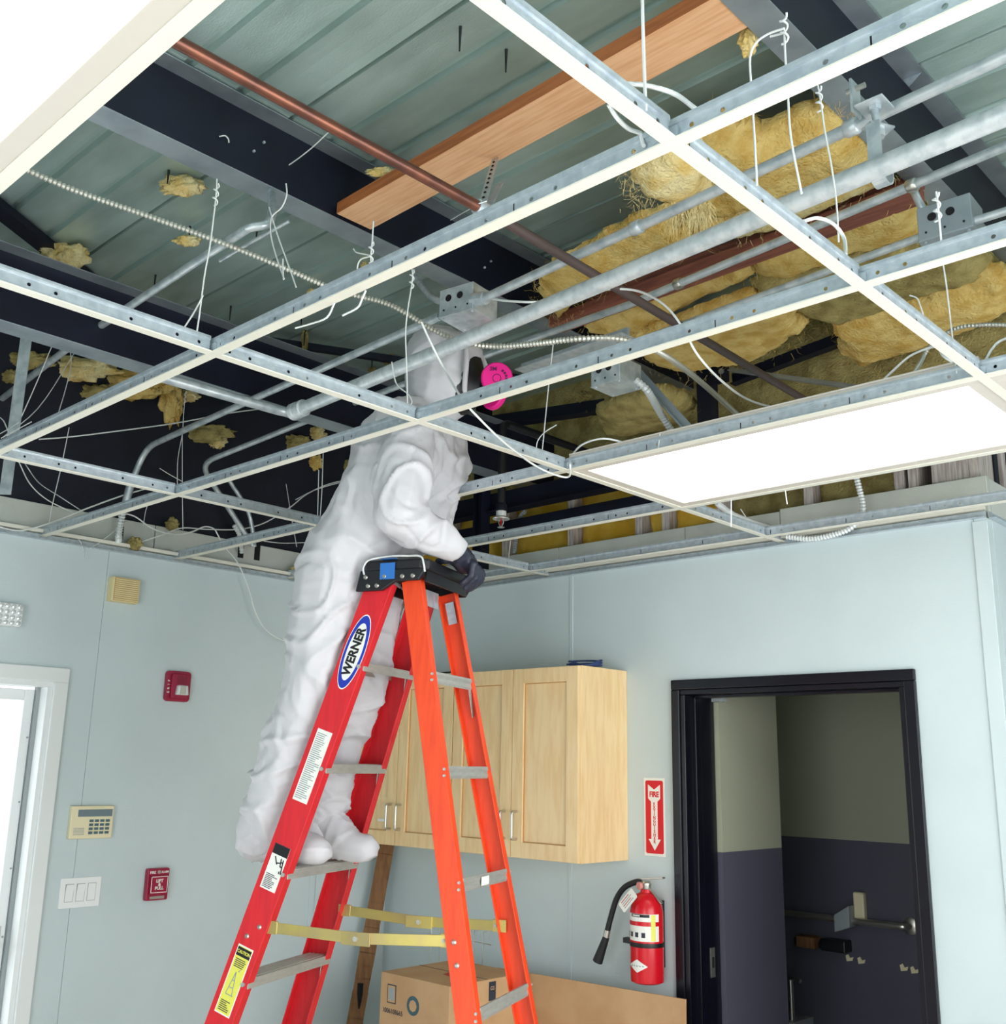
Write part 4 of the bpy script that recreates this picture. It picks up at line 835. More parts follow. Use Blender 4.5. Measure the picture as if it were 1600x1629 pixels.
MB().cyl(hp[-1]+V3((-.004, 0, -.018)), V3((1.448, -.11, .968)), .0135, 14, .021).obj('nozzle', M_BLACK, ex, smooth=40)
T_ = frame(ex_c+V3((-.035, -.075, zb+.305)), (.72, -.1, .68), (-.68, 0, .72))
MB(T_).prism(rrect(.10, .042, .006), 0, .001).obj('paper_tag', M_PAPER, ex)
for k in range(4): MB(T_).box((-.035, -.012+.008*k, .001), (.03-.01*(k % 2), -.009+.008*k, .0013)).obj('tag_line', M_INKR if k % 2 else M_GREY, ex)
# ================================================================== CARDBOARD, BOXES, RACK, STRIP
sh = empty('cardboard_sheet', (1.45, -.1, 0), 'large flat brown cardboard sheet leaning on the wall under the extinguisher', 'cardboard')
MB().add([(.86, -.26, 0), (1.95, -.26, 0), (1.892, -.15, .899), (.93, -.15, .880), (.86, -.254, 0), (1.95, -.254, 0), (1.892, -.144, .899), (.93, -.144, .880)], [(0,1,2,3),(7,6,5,4),(0,1,5,4),(1,2,6,5),(2,3,7,6),(3,0,4,7)]).obj('sheet', M_CARD, sh)
def carton(x0, y0, x1, y1, z0, z1, label):
    r = empty('cardboard_box', ((x0+x1)/2, (y0+y1)/2, z0), label, 'box', 'cardboard boxes')
    MB().box((x0, y0, z0), (x1, y1, z1)).obj('carton', M_CARD, r, bevel=.003)
    MB().box((x0+.002, (y0+y1)/2-.002, z1), (x1-.002, (y0+y1)/2+.002, z1+.0008)).obj('flap_gap', M_HOLE, r)
    return r
bx = carton(.755, -.655, 1.16, -.235, .60, .90, 'upper brown cardboard box printed with a number, barcode and round mark')
MB().box((.80, -.6565, .79), (.852, -.6555, .86)).obj('barcode_frame', M_INK, bx); MB().box((.804, -.6572, .794), (.848, -.6562, .856)).obj('barcode_field', M_CARD, bx)
MB().box((.812, -.658, .802), (.842, -.657, .848)).obj('code_block', M_GREY, bx)
text('box_number', '1006108665', .026, back(.835, .760, -.6562), M_INK, bx, .0003, sx=.95)
F = back(.955, .80, -.6556); MB(F).lathe([(.001, 0), (.036, 0), (.036, .0008), (.001, .0008)], (0, 0, 0), 24).obj('round_mark', mat('mark_teal', (60, 92, 100), .7), bx); MB(F).lathe([(.001, .0008), (.022, .0008), (.022, .0014), (.001, .0014)], (0, 0, 0), 8).obj('mark_centre', M_CARD, bx)
MB().lathe([(.001, 0), (.05, 0), (.05, .0008), (.001, .0008)], (1.0, -.47, .90), 6).obj('hazard_mark', M_INKR, bx)
MB().box((1.1605, -.44, .82), (1.1612, -.40, .89)).obj('side_mark', M_INK, bx); text('side_text', 'GS', .02, frame((1.1616, -.42, .865), (0, 1, 0), (0, 0, 1)), M_CARD, bx, .0002)
for k in range(7): MB().box((1.1605, -.60, .70+.012*k), (1.1610, -.50+.01*(k % 3), .704+.012*k)).obj('side_line', M_INK, bx)
MB().box((1.04, -.658, .68), (1.158, -.6555, .735)).obj('clear_tape', M_CLEAR, bx)
carton(.72, -.67, 1.17, -.275, .0, .597, 'lower brown cardboard box carrying the printed one')
g = MB(); rk = empty('wire_rack', (.75, -.15, .9), 'chrome wire rack standing behind the printed box', 'rack')
for k in range(7): MB().tube([(.52+.055*k, -.16, .55), (.52+.055*k, -.16, 1.0)]+arc3((.52+.055*k, -.16, 1.0), (.52+.055*k, -.16, 1.02), (.555+.055*k, -.16, 1.02), .012, 4)+[(.555+.055*k, -.16, 1.02), (.555+.055*k, -.16, .99)], .0022, 6).obj('rack_wire', M_CHROME, rk, smooth=60)
MB().tube([(.50, -.16, .97), (.90, -.16, .97)], .0022, 6).obj('rack_wire', M_CHROME, rk); MB().box((.50, -.19, .0), (.90, -.13, .56)).obj('rack_base', M_GREY, rk)
p, q = V3((.085, -.075, 1.345)), V3((.12, -.36, .0))
st = empty('brown_strip', q, 'rough brown cardboard strip leaning in the corner below the cabinets', 'strip')
g = MB(); n = 24; d = q-p
for k in range(n):
    a, b = p+d*k/n, p+d*(k+1)/n; wv = .075+.006*nz((k*1.7, 2, 1))
    g.bar(a, b+d*.002, wv, .016, up=(.75, -.66, 0))
g.obj('strip', M_CARDD, st)
MB().box((.10, -.235, .60), (.118, -.215, .71)).obj('slit', M_HOLE, st)
# ================================================================== DEVICES ON THE LEFT WALL
def left(y, z, x=0): return frame((x, y, z), (0, 1, 0), (0, 0, 1))
F = left(-1.568, ZG-.175); r = empty('wall_siren', (0, -1.568, ZG-.175), 'beige louvred siren box high on the alarm wall', 'siren')
MB(F).box((-.062, -.052, 0), (.062, .052, .045)).obj('body', M_BEIGE, r, bevel=.003); MB(F).box((-.054, -.048, .045), (.056, .048, .0455)).obj('louvre_shade', M_MAPLED, r)  # added dark sheet painting the shade between the louvres
for k in range(11): MB(F).box((-.052, -.046+k*.0085, .0455), (.054, -.0405+k*.0085, .050)).obj('louvre', M_BEIGE, r)
F = left(-1.267, ZG-.561); r = empty('fire_strobe', (0, -1.267, ZG-.561), 'dark red fire alarm strobe marked FIRE on the alarm wall', 'fire alarm')
MB(F).prism(rrect(.118, .132, .016), 0, .022).obj('base', M_REDP, r, bevel=.003); MB(F).prism(rrect(.080, .108, .012), .022, .034).obj('housing', M_REDP, r, bevel=.003)
for k in range(5): MB(F).box((-.018, .012+k*.007, .034), (.032, .0155+k*.007, .035)).obj('grille_bar', mat('dark_red', (110, 10, 34), .5), r)
MB(F).prism([(-.022, -.038), (.038, -.038), (.032, .004), (-.016, .004)], .030, .050).obj('strobe_lens', M_CLEAR, r, bevel=.004)
MB(F).box((-.006, -.034, .050), (.022, .0, .052)).obj('flash_tube', M_CHROME, r)
for i, ch in enumerate('FIRE'): text('letter', ch, .015, F @ Matrix.Translation((-.048, .022-i*.0165, .0226)) @ Matrix.Rotation(math.radians(90), 4, 'Z'), M_PAPER, r, .0003, bold=.0004)
F = left(-1.598, ZG-1.128); r = empty('alarm_keypad', (0, -1.598, ZG-1.128), 'cream alarm keypad with grey display on the alarm wall', 'keypad')
MB(F).box((-.09, -.064, 0), (.09, .064, .024)).obj('body', M_CREAM, r, bevel=.004); MB(F).box((-.062, .022, .024), (.082, .050, .0252)).obj('display', M_LCD, r)
for i in range(4):
    for j in range(4): MB(F).box((-.012+.023*i, -.046+.0155*j, .024), (.004+.023*i, -.036+.0155*j, .0275)).obj('key', mat('teal_key', (74, 104, 112), .5), r)
for k in range(5): MB(F).box((-.075, -.048+.006*k, .024), (-.03, -.0455+.006*k, .0245)).obj('speaker_slot', M_GREY, r)
F = left(-1.607, ZG-1.398); r = empty('light_switch', (0, -1.607, ZG-1.398), 'white triple rocker light switch plate below the keypad', 'switch')
MB(F).prism(rrect(.168, .114, .005), 0, .006).obj('plate', M_WHITE, r, bevel=.0015)
for k in (-1, 0, 1):
    MB(F).box((k*.046-.0175, -.034, .006), (k*.046+.0175, .034, .0066)).obj('rocker_gap', M_GREY, r); MB(F).add([(k*.046-.0160, -.0325, .0066), (k*.046+.0160, -.0325, .0066), (k*.046+.0160, 0, .0075), (k*.046-.0160, 0, .0075), (k*.046+.0160, .0325, .0125 if k < 1 else .007), (k*.046-.0160, .0325, .0125 if k < 1 else .007)], [(0, 1, 2, 3), (3, 2, 4, 5)]).obj('rocker', M_WHITE, r)
F = left(-1.281, ZG-1.386); r = empty('pull_station', (0, -1.281, ZG-1.386), 'dark red pull station marked FIRE ALARM LIFT AND PULL', 'fire alarm')
MB(F).prism(rrect(.100, .128, .006), 0, .026).obj('body', M_REDP, r, bevel=.004); text('top_text', 'FIRE', .014, F @ Matrix.Translation((-.028, .048, .0265)), M_PAPER, r, .0003, bold=.0004); text('top_text', 'ALARM', .013, F @ Matrix.Translation((.028, .048, .0265)), M_PAPER, r, .0003, sx=.8, bold=.0004)
MB(F).cyl((0, .049, .026), (0, .049, .0285), .0075, 14).obj('lock', M_CHROME, r)
hb = MB(F).box((-.040, -.040, .026), (.040, .036, .038)).obj('handle_block', M_REDP, r, bevel=.003)
g = MB(F)
for A, B in (((-.038, .030), (.038, .0325)), ((-.038, -.0325), (.038, -.030)), ((-.038, -.0325), (-.0355, .0325)), ((.0355, -.0325), (.038, .0325))): g.box((A[0], A[1], .038), (B[0], B[1], .0386))
g.obj('white_border', M_PAPER, r)
text('word_lift', 'LIFT\n&\nPULL', .018, F @ Matrix.Translation((0, .0, .0387)), M_PAPER, r, .0003, bold=.0006, space=.8)
MB(F).box((-.033, -.058, .026), (.033, -.047, .0275)).obj('foot_plate', M_CHROME, r)
F = left(-2.047, ZG-.333); r = empty('emergency_light', (0, -2.047, ZG-.333), 'white emergency light with rows of clear lamps above the exterior door', 'emergency light')
MB(F).prism(rrect(.125, .090, .012), 0, .04).obj('body', M_WHITE, r, bevel=.004)
for i in range(5):
    for j in range(4): MB(F).lathe([(.010, .040), (.009, .046), (.004, .0475)], (-.048+.024*i, -.032+.0215*j, 0), 10).obj('lamp', M_CLEAR, r, smooth=40)
# ================================================================== RESTROOM FITTINGS
r = empty('grab_bar', (1.4, 1.45, 1.025), 'steel grab bar on the charcoal restroom wall', 'grab bar')
MB().tube([(1.30, 1.44, 1.028), (2.03, 1.44, 1.028)]+arc3((2.03, 1.44, 1.028), (2.06, 1.44, 1.028), (2.06, 1.50, 1.028), .025), .016, 14).obj('rail', M_CHROME, r, smooth=40); MB().lathe([(.035, 0), (.04, .004), (.04, .01)], (2.06, 1.488, 1.028), 18, (0, 1, 0)).obj('flange', M_CHROME, r, smooth=40)
r = empty('wall_bracket', (1.80, 1.47, 1.06), 'cream plastic bracket clipped over the grab bar', 'bracket')
MB().box((1.795, 1.46, 1.03), (1.85, 1.499, 1.16)).obj('back_plate', M_CREAM, r, bevel=.008); MB().add([(1.72, 1.40, 1.05), (1.80, 1.40, 1.10), (1.80, 1.40, 1.00), (1.72, 1.40, .97), (1.72, 1.47, 1.05), (1.80, 1.47, 1.10), (1.80, 1.47, 1.00), (1.72, 1.47, .97)], [(0,1,2,3),(7,6,5,4),(0,1,5,4),(1,2,6,5),(2,3,7,6),(3,0,4,7)]).obj('hook', M_GREY, r, bevel=.004)
for k, (x0, x1, nm, lb) in enumerate(((1.50, 1.60, 'brown', 'brown roll holder on the charcoal wall'), (1.63, 1.76, 'black', 'black roll holder beside the brown one'))):
    q = empty('roll_holder', (x0, 1.47, .88), lb, 'holder'); MB().box((x0, 1.42, .875), (x1, 1.499, .93)).obj('body', M_CARDD if k == 0 else M_BLACK, q, bevel=.006); MB().cyl((x0-.008, 1.44, .90), (x0, 1.44, .90), .022, 14).obj('end_cap', M_BLACK, q)
for k, (x, lb) in enumerate(((1.73, 'first'), (1.79, 'second'), (2.0, 'third'), (2.05, 'fourth'), (2.10, 'fifth'))):
    z = .83-.004*k; q = MB().prism([(0, 0), (.03, .006), (.036, .024), (.018, .018), (.010, .034), (-.004, .026)], 0, .004); q.M = None
    q.v = [(x+a, 1.497-c, z+b) for a, b, c in q.v]; tag(q.obj('paint_chip', M_CREAM), '%s bare plaster chip below the holders counting from the brown one' % lb, 'chip', 'plaster chips')
r = empty('flush_lever', (1.35, 1.25, .75), 'chrome flush lever beside the restroom wall corner', 'lever')
MB().cyl((1.50, 1.35, .54), (1.50, 1.35, .735), .014, 12).obj('stem', M_CHROME, r, smooth=40); MB().tube(smooth_path([(1.50, 1.35, .73), (1.53, 1.34, .745), (1.565, 1.33, .735)]), .010, 10).obj('arm', M_CHROME, r, smooth=40); MB().box((1.44, 1.30, 0), (1.54, 1.49, .55)).obj('pedestal', M_GREY, r)
#SPLIT3
# ================================================================== STEPLADDER
lad = empty('stepladder', (LX, LY, 0), 'orange fibreglass stepladder with shade-reddened front rails carrying the worker', 'ladder')
ZT = 2.292
def rp(k, z):
    t = 1-z/ZT; s_ = 1 if k[0] == 'n' else -1
    if k[1] == 'f': return W(s_*(.157+.147*t), -(.037+.734*t), z)
    return W(s_*(.140+.134*t), (.046+.478*t), z)
def rail(k, wd, fl, m, name):
    s_ = 1 if k[0] == 'n' else -1; p, q = rp(k, .005), rp(k, 2.27); d = (q-p).normalized()
    a = (LU*s_-d*(LU*s_).dot(d)).normalized(); b = d.cross(a).normalized(); t = .004; h = wd/2
    prof = [(0, -h), (0, h), (-fl, h), (-fl, h-t), (-t, h-t), (-t, -h+t), (-fl, -h+t), (-fl, -h)]
    o = MB().sweep(prof, p, q, a, b).obj(name, m, lad, bevel=.0012)
    MB().sweep([(.003, -h-.004), (.003, h+.004), (-fl-.002, h+.004), (-fl-.002, -h-.004)], p-d*.003, p+d*.09, a, b).obj('foot_shoe', M_BLACK, lad, bevel=.003)
    return p, q, d, a, b, o
NF = rail('nf', .088, .034, M_LADSH, 'front_rail'); FF = rail('ff', .088, .034, M_LADSH, 'front_rail')  # front rails take the shaded copy of the rail colour
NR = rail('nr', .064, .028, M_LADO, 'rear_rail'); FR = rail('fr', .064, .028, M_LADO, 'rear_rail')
zs = [ZT+.03-.30*k for k in range(1, 8)]
for i, z in enumerate(zs):
    if z < .1: continue
    p, q = rp('nf', z), rp('ff', z)
    stp = MB().sweep([(-.042, -.001), (.042, -.001), (.042, -.028), (.039, -.028), (.039, -.004), (-.039, -.004), (-.039, -.028), (-.042, -.028)], p-LU*.004, q+LU*.004, LV, (0, 0, 1)).obj('step', M_ALU, lad, bevel=.001)
    for k in range(5): MB().sweep([(-.034+.015*k, -.001), (-.028+.015*k, -.001), (-.029+.015*k, .0012), (-.033+.015*k, .0012)], p-LU*.01, q+LU*.01, LV, (0, 0, 1)).obj('tread_rib', M_ALU, stp)
    for s_, e in ((-1, p), (1, q)):
        MB().bar(e+LU*s_*.03+LV*.03-V3((0, 0, .02)), e+LU*s_*.006+LV*.012-V3((0, 0, .10)), .018, .003, up=LV).obj('knee_brace', M_ALU, lad)
    for s_, e in ((1, p), (-1, q)): MB().cyl(e+LV*.03+LU*s_*.001-V3((0, 0, .015)), e+LV*.03+LU*s_*.006-V3((0, 0, .015)), .006, 10).obj('rivet', M_ALU, lad)
for z in (1.975, 1.705, 1.405, 1.085, .78, .48, .2):
    p, q = rp('nr', z), rp('fr', z); n_ = FR[4]
    br = MB().sweep([(-.006, -.016), (.004, -.018), (.006, -.010), (.003, 0), (.006, .010), (.004, .018), (-.006, .016)], p-LU*.026+LV*.026, q+LU*.026+LV*.026, LV, (0, 0, 1)).obj('rear_brace', M_ALU, lad, bevel=.0008)
    for e, s_ in ((p, 1), (q, -1)):
        for dz_ in (-.009, .009): MB().cyl(e+LV*.030+LU*s_*.0005+V3((0, 0, dz_)), e+LV*.030+LU*s_*.006+V3((0, 0, dz_)), .004, 8).obj('rivet', M_ALU, br)
    if abs(z-1.405) < .01: T_ = frame(p.lerp(q, .45)+LV*.0352+V3((0, 0, 0)), -LU, (0, 0, 1)); MB(T_).box((-.028, -.012, 0), (.028, .012, .001)).obj('size_sticker', M_PAPER, br)
    if abs(z-1.975) < .01:
        for e, s_ in ((p, -1), (q, 1)): MB().bar(e+LU*s_*.035+LV*.028-V3((0, 0, .015)), e+LU*s_*.004+LV*.030-V3((0, 0, .10)), .014, .003, up=LV).obj('knee_brace', M_ALU, lad)
# spreaders
for k in ('n', 'f'):
    s_ = 1 if k == 'n' else -1
    a, b = rp(k+'f', 1.262), rp(k+'r', 1.262 if k == 'n' else 1.255); a = a-LU*s_*.010+LV*.05; b = b-LU*s_*.012-LV*.03; m = a.lerp(b, .5)+V3((0, 0, -.012))
    s1 = MB().bar(a, m+LV*.02, .003, .030).obj('spreader_arm', M_BRASS, lad, bevel=.0008); MB().bar(m-LV*.02+LU*s_*.003, b, .003, .030).obj('spreader_arm', M_BRASS, lad, bevel=.0008)
    MB().bar(m-LV*.045+LU*.004, m+LV*.045+LU*.004, .005, .036).obj('spreader_sleeve', M_BRASS, lad, bevel=.001); MB().cyl(m+LU*.006, m+LU*.011, .007, 10).obj('rivet', M_ALU, s1)
    MB().box((-.0, -.03, -.02), (.005, .03, .02)).M
    for e in (a, b):
        F = frame(e-LU*s_*.001, LV, (0, 0, 1)); MB(F).box((-.022, -.018, -.003), (.022, .018, .003)).obj('hinge_bracket', M_BRASS, lad, bevel=.001); MB(F).cyl((-.012, .0, .003), (-.012, .0, .006), .005, 8).obj('rivet', M_ALU, lad)
for rr, z in ((NF, 1.262), (NF, 1.235), (NR, 1.262), (NR, 1.205)):
    kk = 'nf' if rr is NF else 'nr'; e = rp(kk, z)+rr[3]*.0005+LV*(.018 if kk == 'nf' and z > 1.25 else -.012 if kk == 'nf' else -.008)
    MB().cyl(e, e+rr[3]*.004, .0075, 12, .004).obj('rivet', M_CHROME, lad)
# top cap
cp = empty('top_cap', W(0, 0, 2.25)); cp.parent = lad; cp.matrix_parent_inverse = lad.matrix_basis.inverted()
LM = frame(W(0, 0, 0), LU, LV)
poly = [(-.178, -.085), (-.165, -.100), (.165, -.100), (.178, -.085), (.172, .100), (.155, .118), (-.155, .118), (-.172, .100)]
MB(LM).prism(poly, 2.295, 2.330).obj('cap_top', M_BLACK, cp, bevel=.008)
for s_ in (-1, 1):
    sk = [(-.104, 2.298), (-.118, 2.235), (-.028, 2.235), (.018, 2.262), (.095, 2.262), (.118, 2.298)]
    g = MB(); g.sweep([(v, z) for v, z in sk], W(s_*.165, 0, 0), W(s_*.180, 0, 0), LV, (0, 0, 1)); g.obj('cap_cheek', M_BLACK, cp, bevel=.003)
    for v, z in ((-.085, 2.277), (-.075, 2.25), (-.045, 2.25), (-.02, 2.277), (.04, 2.275), (.075, 2.275)): MB().cyl(W(s_*.180, v, z), W(s_*.184, v, z), .0075, 12, .005).obj('rivet', M_CHROME, cp)
MB(LM).box((-.15, -.095, 2.25), (.15, -.088, 2.30)).obj('cap_skirt', M_BLACK, cp); MB(LM).box((-.15, .100, 2.262), (.15, .108, 2.30)).obj('cap_skirt', M_BLACK, cp)
MB(LM).box((.1802, -.035, 2.268), (.1815, .015, 2.318)).box((.15, -.035, 2.3305), (.181, .015, 2.3318)).obj('tape_patch', M_TAPE, cp)
g = MB()
g.tube(smooth_path([W(.183, -.088, 2.285), W(.184, -.092, 2.305), W(.180, -.080, 2.328), W(.175, -.05, 2.336), W(.172, .0, 2.340), W(.172, .05, 2.338), W(.172, .095, 2.334), W(.180, .11, 2.31), W(.182, .116, 2.285)], 5), .0030, 6)
g.obj('white_cord', M_WIREW, cp, smooth=60)
MB().bar(rp('fr', 2.24)+LV*.0+LU*.012, rp('fr', 2.17)+LU*.012, .03, .004, up=LU).obj('bracket_plate', M_GALV, lad); MB().bar(W(-.10, .03, 2.24), W(.10, .03, 2.24), .05, .004, up=LV).obj('bracket_plate', M_GALV, lad)
# stickers on the near front rail, x across, y along the rail
def on_rail(z, off=.0006):
    c = rp('nf', z); p, q, d, a, b, o = NF
    x = d.cross(a); return frame(c+a*off, b if b.dot(LV) > 0 else -b, d) if False else frame(c+a*off, d.cross(a).normalized(), d)
nfo = NF[5]
S = on_rail(2.052); el = lambda rx, ry, n=32: [(rx*math.cos(2*math.pi*k/n), ry*math.sin(2*math.pi*k/n)) for k in range(n)]
MB(S).prism(el(.0360, .118), 0, .0006).obj('logo_edge', M_PAPER, nfo); MB(S).prism(el(.0340, .114), .0006, .0010).obj('logo_ring', M_BLUE, nfo); MB(S).prism(el(.0255, .090), .0010, .0014).obj('logo_field', M_PAPER, nfo)
text('logo_text', 'WERNER', .040, S @ Matrix.Translation((0, 0, .0018)) @ Matrix.Rotation(math.radians(90), 4, 'Z'), M_BLACK, nfo, .0003, sx=.92, bold=.0016)
def lines(S, x0, x1, y0, y1, n, m, parent, nm='print_line', z=.0010, seed=1):
    g = MB(S); R = random.Random(seed)
    for k in range(n):
        y = y0+(y1-y0)*k/n; g.box((x0, y, z), (x0+(x1-x0)*R.uniform(.55, 1), y+(y1-y0)/n*.45, z+.0003))
    return tag(g.obj(nm, m, parent), kind='stuff')
S = on_rail(1.715); lb = MB(S).prism([(-.026, -.108), (.026, -.108), (.026, .108), (-.026, .108)], 0, .0009).obj('white_label', M_PAPER, nfo); lines(S, -.022, .022, -.10, .10, 34, M_GREY, nfo)
S = on_rail(1.425); MB(S).prism([(-.027, -.065), (.027, -.065), (.027, .065), (-.027, .065)], 0, .0009).obj('warning_label', M_PAPER, nfo); MB(S).box((-.027, .036, .0009), (.027, .065, .0013)).obj('label_head', M_BLACK, nfo); MB(S).prism(el(.019, .010, 20), .0013, .0016).obj('label_oval', M_PAPER, nfo)
g = MB(S)
for p, q in (((-.012, .030), (.004, .005)), ((.004, .005), (-.010, -.002)), ((.004, .005), (.012, -.008)), ((.0, .014), (.014, .018)), ((.010, .030), (.018, -.012)), ((.018, .028), (.024, -.012)), ((.012, .02), (.020, .02)), ((.014, .008), (.021, .008))): g.bar((p[0], p[1], .0012), (q[0], q[1], .0012), .0035, .0006)
g.obj('falling_figure', M_BLACK, nfo); lines(S, -.022, .022, -.060, -.018, 9, M_INK, nfo, seed=3)
S = on_rail(1.115); MB(S).prism([(-.027, -.096), (.027, -.096), (.027, .096), (-.027, .096)], 0, .0006).obj('label_border', M_PAPER, nfo); MB(S).prism([(-.024, -.092), (.024, -.092), (.024, .092), (-.024, .092)], 0, .0009).obj('caution_label', M_YEL, nfo); MB(S).box((-.024, .066, .0009), (.024, .090, .0013)).obj('label_head', M_BLACK, nfo)
text('caution_text', 'CAUTION', .0125, S @ Matrix.Translation((0, .078, .0015)), M_YEL, nfo, .0002, sx=.8, bold=.0003); lines(S, -.019, .019, .036, .062, 5, M_INK, nfo, seed=5); lines(S, -.019, .019, -.086, -.055, 6, M_INK, nfo, seed=6)
g = MB(S)
for p, q in (((-.012, -.04), (-.002, .024)), ((.010, -.04), (-.002, .024)), ((-.009, -.02), (.006, -.02)), ((-.006, 0), (.003, 0)), ((.004, .026), (.010, .034)), ((-.012, -.04), (.014, -.04))): g.bar((p[0], p[1], .0012), (q[0], q[1], .0012), .0025, .0005)
g.obj('ladder_pictogram', M_GREY, nfo)
#SPLIT4
# ================================================================== THE WORKER
per = empty('person', W(0, -.33, 1.42), 'person in white hooded coverall and pink filter respirator standing on the ladder', 'person')
def capsules(segs):
    """union of tapered capsules in ladder coordinates (u, v, z)"""
    bm = bmesh.new()
    def ball(c, r):
        m = Matrix.Translation(W(*c)); bmesh.ops.create_icosphere(bm, subdivisions=2, radius=r, matrix=m)
    for (a, ra, b, rb) in segs:
        L_ = (W(*a)-W(*b)).length; n = max(2, int(L_/(min(ra, rb)*.35))+1)
        for k in range(n+1):
            t = k/n; ball(tuple(a[i]+(b[i]-a[i])*t for i in range(3)), ra+(rb-ra)*t)
    return bm
def grown(name, segs, voxel, m, parent, smooth_it=6, wrinkle=None):
    bm = capsules(segs); me = bpy.data.meshes.new(name); bm.to_mesh(me); bm.free()
    o = bpy.data.objects.new(name, me); COL.objects.link(o)
    rm = o.modifiers.new('r', 'REMESH'); rm.mode = 'VOXEL'; rm.voxel_size = voxel
    s_ = o.modifiers.new('s', 'SMOOTH'); s_.factor = .5; s_.iterations = smooth_it
    dg = bpy.context.evaluated_depsgraph_get(); me2 = bpy.data.meshes.new_from_object(o.evaluated_get(dg)); bpy.data.objects.remove(o)
    me2.name = name
    if wrinkle:
        co = [v.co.copy() for v in me2.vertices]; no = [v.normal.copy() for v in me2.vertices]
        for v, c, n in zip(me2.vertices, co, no): v.co = c+n*wrinkle(c, n)
    me2.materials.clear(); me2.materials.append(m); me2.polygons.foreach_set('use_smooth', [True]*len(me2.polygons)); me2.update()
    o = bpy.data.objects.new(name, me2); COL.objects.link(o); o.parent = parent; o.matrix_parent_inverse = parent.matrix_basis.inverted()
    return o
def lateral(a, ra, b, rb, w1, w2, k=3):
    out = []
    for i in range(k):
        f = -1+2*i/(k-1); out.append(((a[0]+f*w1, a[1], a[2]), ra, (b[0]+f*w2, b[1], b[2]), rb))
    return out
suit = []
suit += lateral((0, -.235, 2.32), .140, (0, -.165, 2.45), .150, .085, .07)
suit += lateral((0, -.165, 2.45), .150, (0, -.085, 2.58), .158, .07, .075)
suit += lateral((0, -.085, 2.58), .158, (0, -.035, 2.70), .158, .075, .085)
suit += lateral((0, -.035, 2.70), .158, (0, .005, 2.77), .110, .085, .12)
suit += [((-.14, .0, 2.76), .090, (.14, .03, 2.76), .090), ((0, .01, 2.80), .100, (0, .045, 2.88), .088)]
# hood
suit += [((0, .045, 2.90), .105, (0, .050, 3.00), .118), ((0, .050, 3.00), .118, (0, .045, 3.05), .112), ((0, .09, 2.94), .104, (0, .105, 3.03), .104)]
# right arm (near the camera), left arm
suit += [((.17, .04, 2.745), .090, (.215, .055, 2.58), .086), ((.215, .055, 2.58), .086, (.235, .045, 2.455), .080), ((.235, .045, 2.455), .078, (.15, .115, 2.405), .066), ((.15, .115, 2.405), .066, (.075, .150, 2.378), .048)]
suit += [((-.17, .02, 2.74), .085, (-.23, -.06, 2.56), .078), ((-.23, -.06, 2.56), .078, (-.22, -.06, 2.50), .070), ((-.22, -.06, 2.50), .066, (-.12, .05, 2.44), .046)]
# legs
suit += [((.095, -.235, 2.30), .140, (.100, -.285, 1.98), .108), ((.100, -.285, 1.98), .108, (.100, -.345, 1.78), .098), ((.100, -.345, 1.78), .098, (.100, -.410, 1.60), .094), ((.100, -.415, 1.60), .090, (.098, -.425, 1.52), .078)]
suit += [((-.095, -.235, 2.30), .140, (-.095, -.250, 1.98), .104), ((-.095, -.250, 1.98), .104, (-.095, -.315, 1.78), .094), ((-.095, -.315, 1.78), .094, (-.090, -.355, 1.60), .088), ((-.090, -.355, 1.60), .085, (-.090, -.365, 1.52), .072)]
def crease(w_, k=5.0, e=3):
    return max(0, 1-abs(noise.noise(w_))*k)**e
def folds(c, n):
    q = c-V3((LX, LY, 0)); u, v, z = q.dot(LU), q.dot(LV), c.z
    wp = V3((nz(c*3.2), nz(c*3.2+V3((9, 3, 0))), nz(c*3.2+V3((2, 7, 5)))))
    leg = max(0, min(1, (2.25-z)/.2)); f = 0
    f += .013*crease(V3((u*3.5+z*3, v*5-z*3.2, z*5.5))+wp*1.1, 5.5, 1.5)          # long slanting folds
    f -= .005*crease(V3((u*5-z*4+4, v*6+z*5, z*7+3))+wp*1.3, 6, 1.5)
    f += .0022*crease(V3((u*10+3, v*12, z*15))+wp*2.2, 5.5, 1.5)
    f += leg*.007*crease(V3((u*3+7+z*2, v*4+z*3, z*6.5))+wp*1.8, 4.5, 1.5)          # bunched rings on the legs
    f += .007*nz(c*4.5)
    if z > 2.88: f *= .5
    return f-.004
grown('coverall', suit, .0088, M_SUIT, per, 6, folds)
for s_, dv in ((1, 0), (-1, .058)):
    bt = [((s_*.097, -.455+dv, 1.520), .072, (s_*.097, -.470+dv, 1.485), .060), ((s_*.097, -.470+dv, 1.478), .052, (s_*.096, -.36+dv, 1.485), .056), ((s_*.096, -.36+dv, 1.485), .056, (s_*.094, -.245+dv, 1.466), .044), ((s_*.097, -.42+dv, 1.58), .080, (s_*.097, -.43+dv, 1.51), .074), ((s_*.097, -.42+dv, 1.55), .074, (s_*.096, -.33+dv, 1.492), .056)]
    grown('boot_cover', bt, .0085, M_SUIT, per, 4, lambda c, n: .005*nz(c*11)+.006*crease(c*14+V3((nz(c*8), nz(c*9), 0)), 4, 2)-.002)
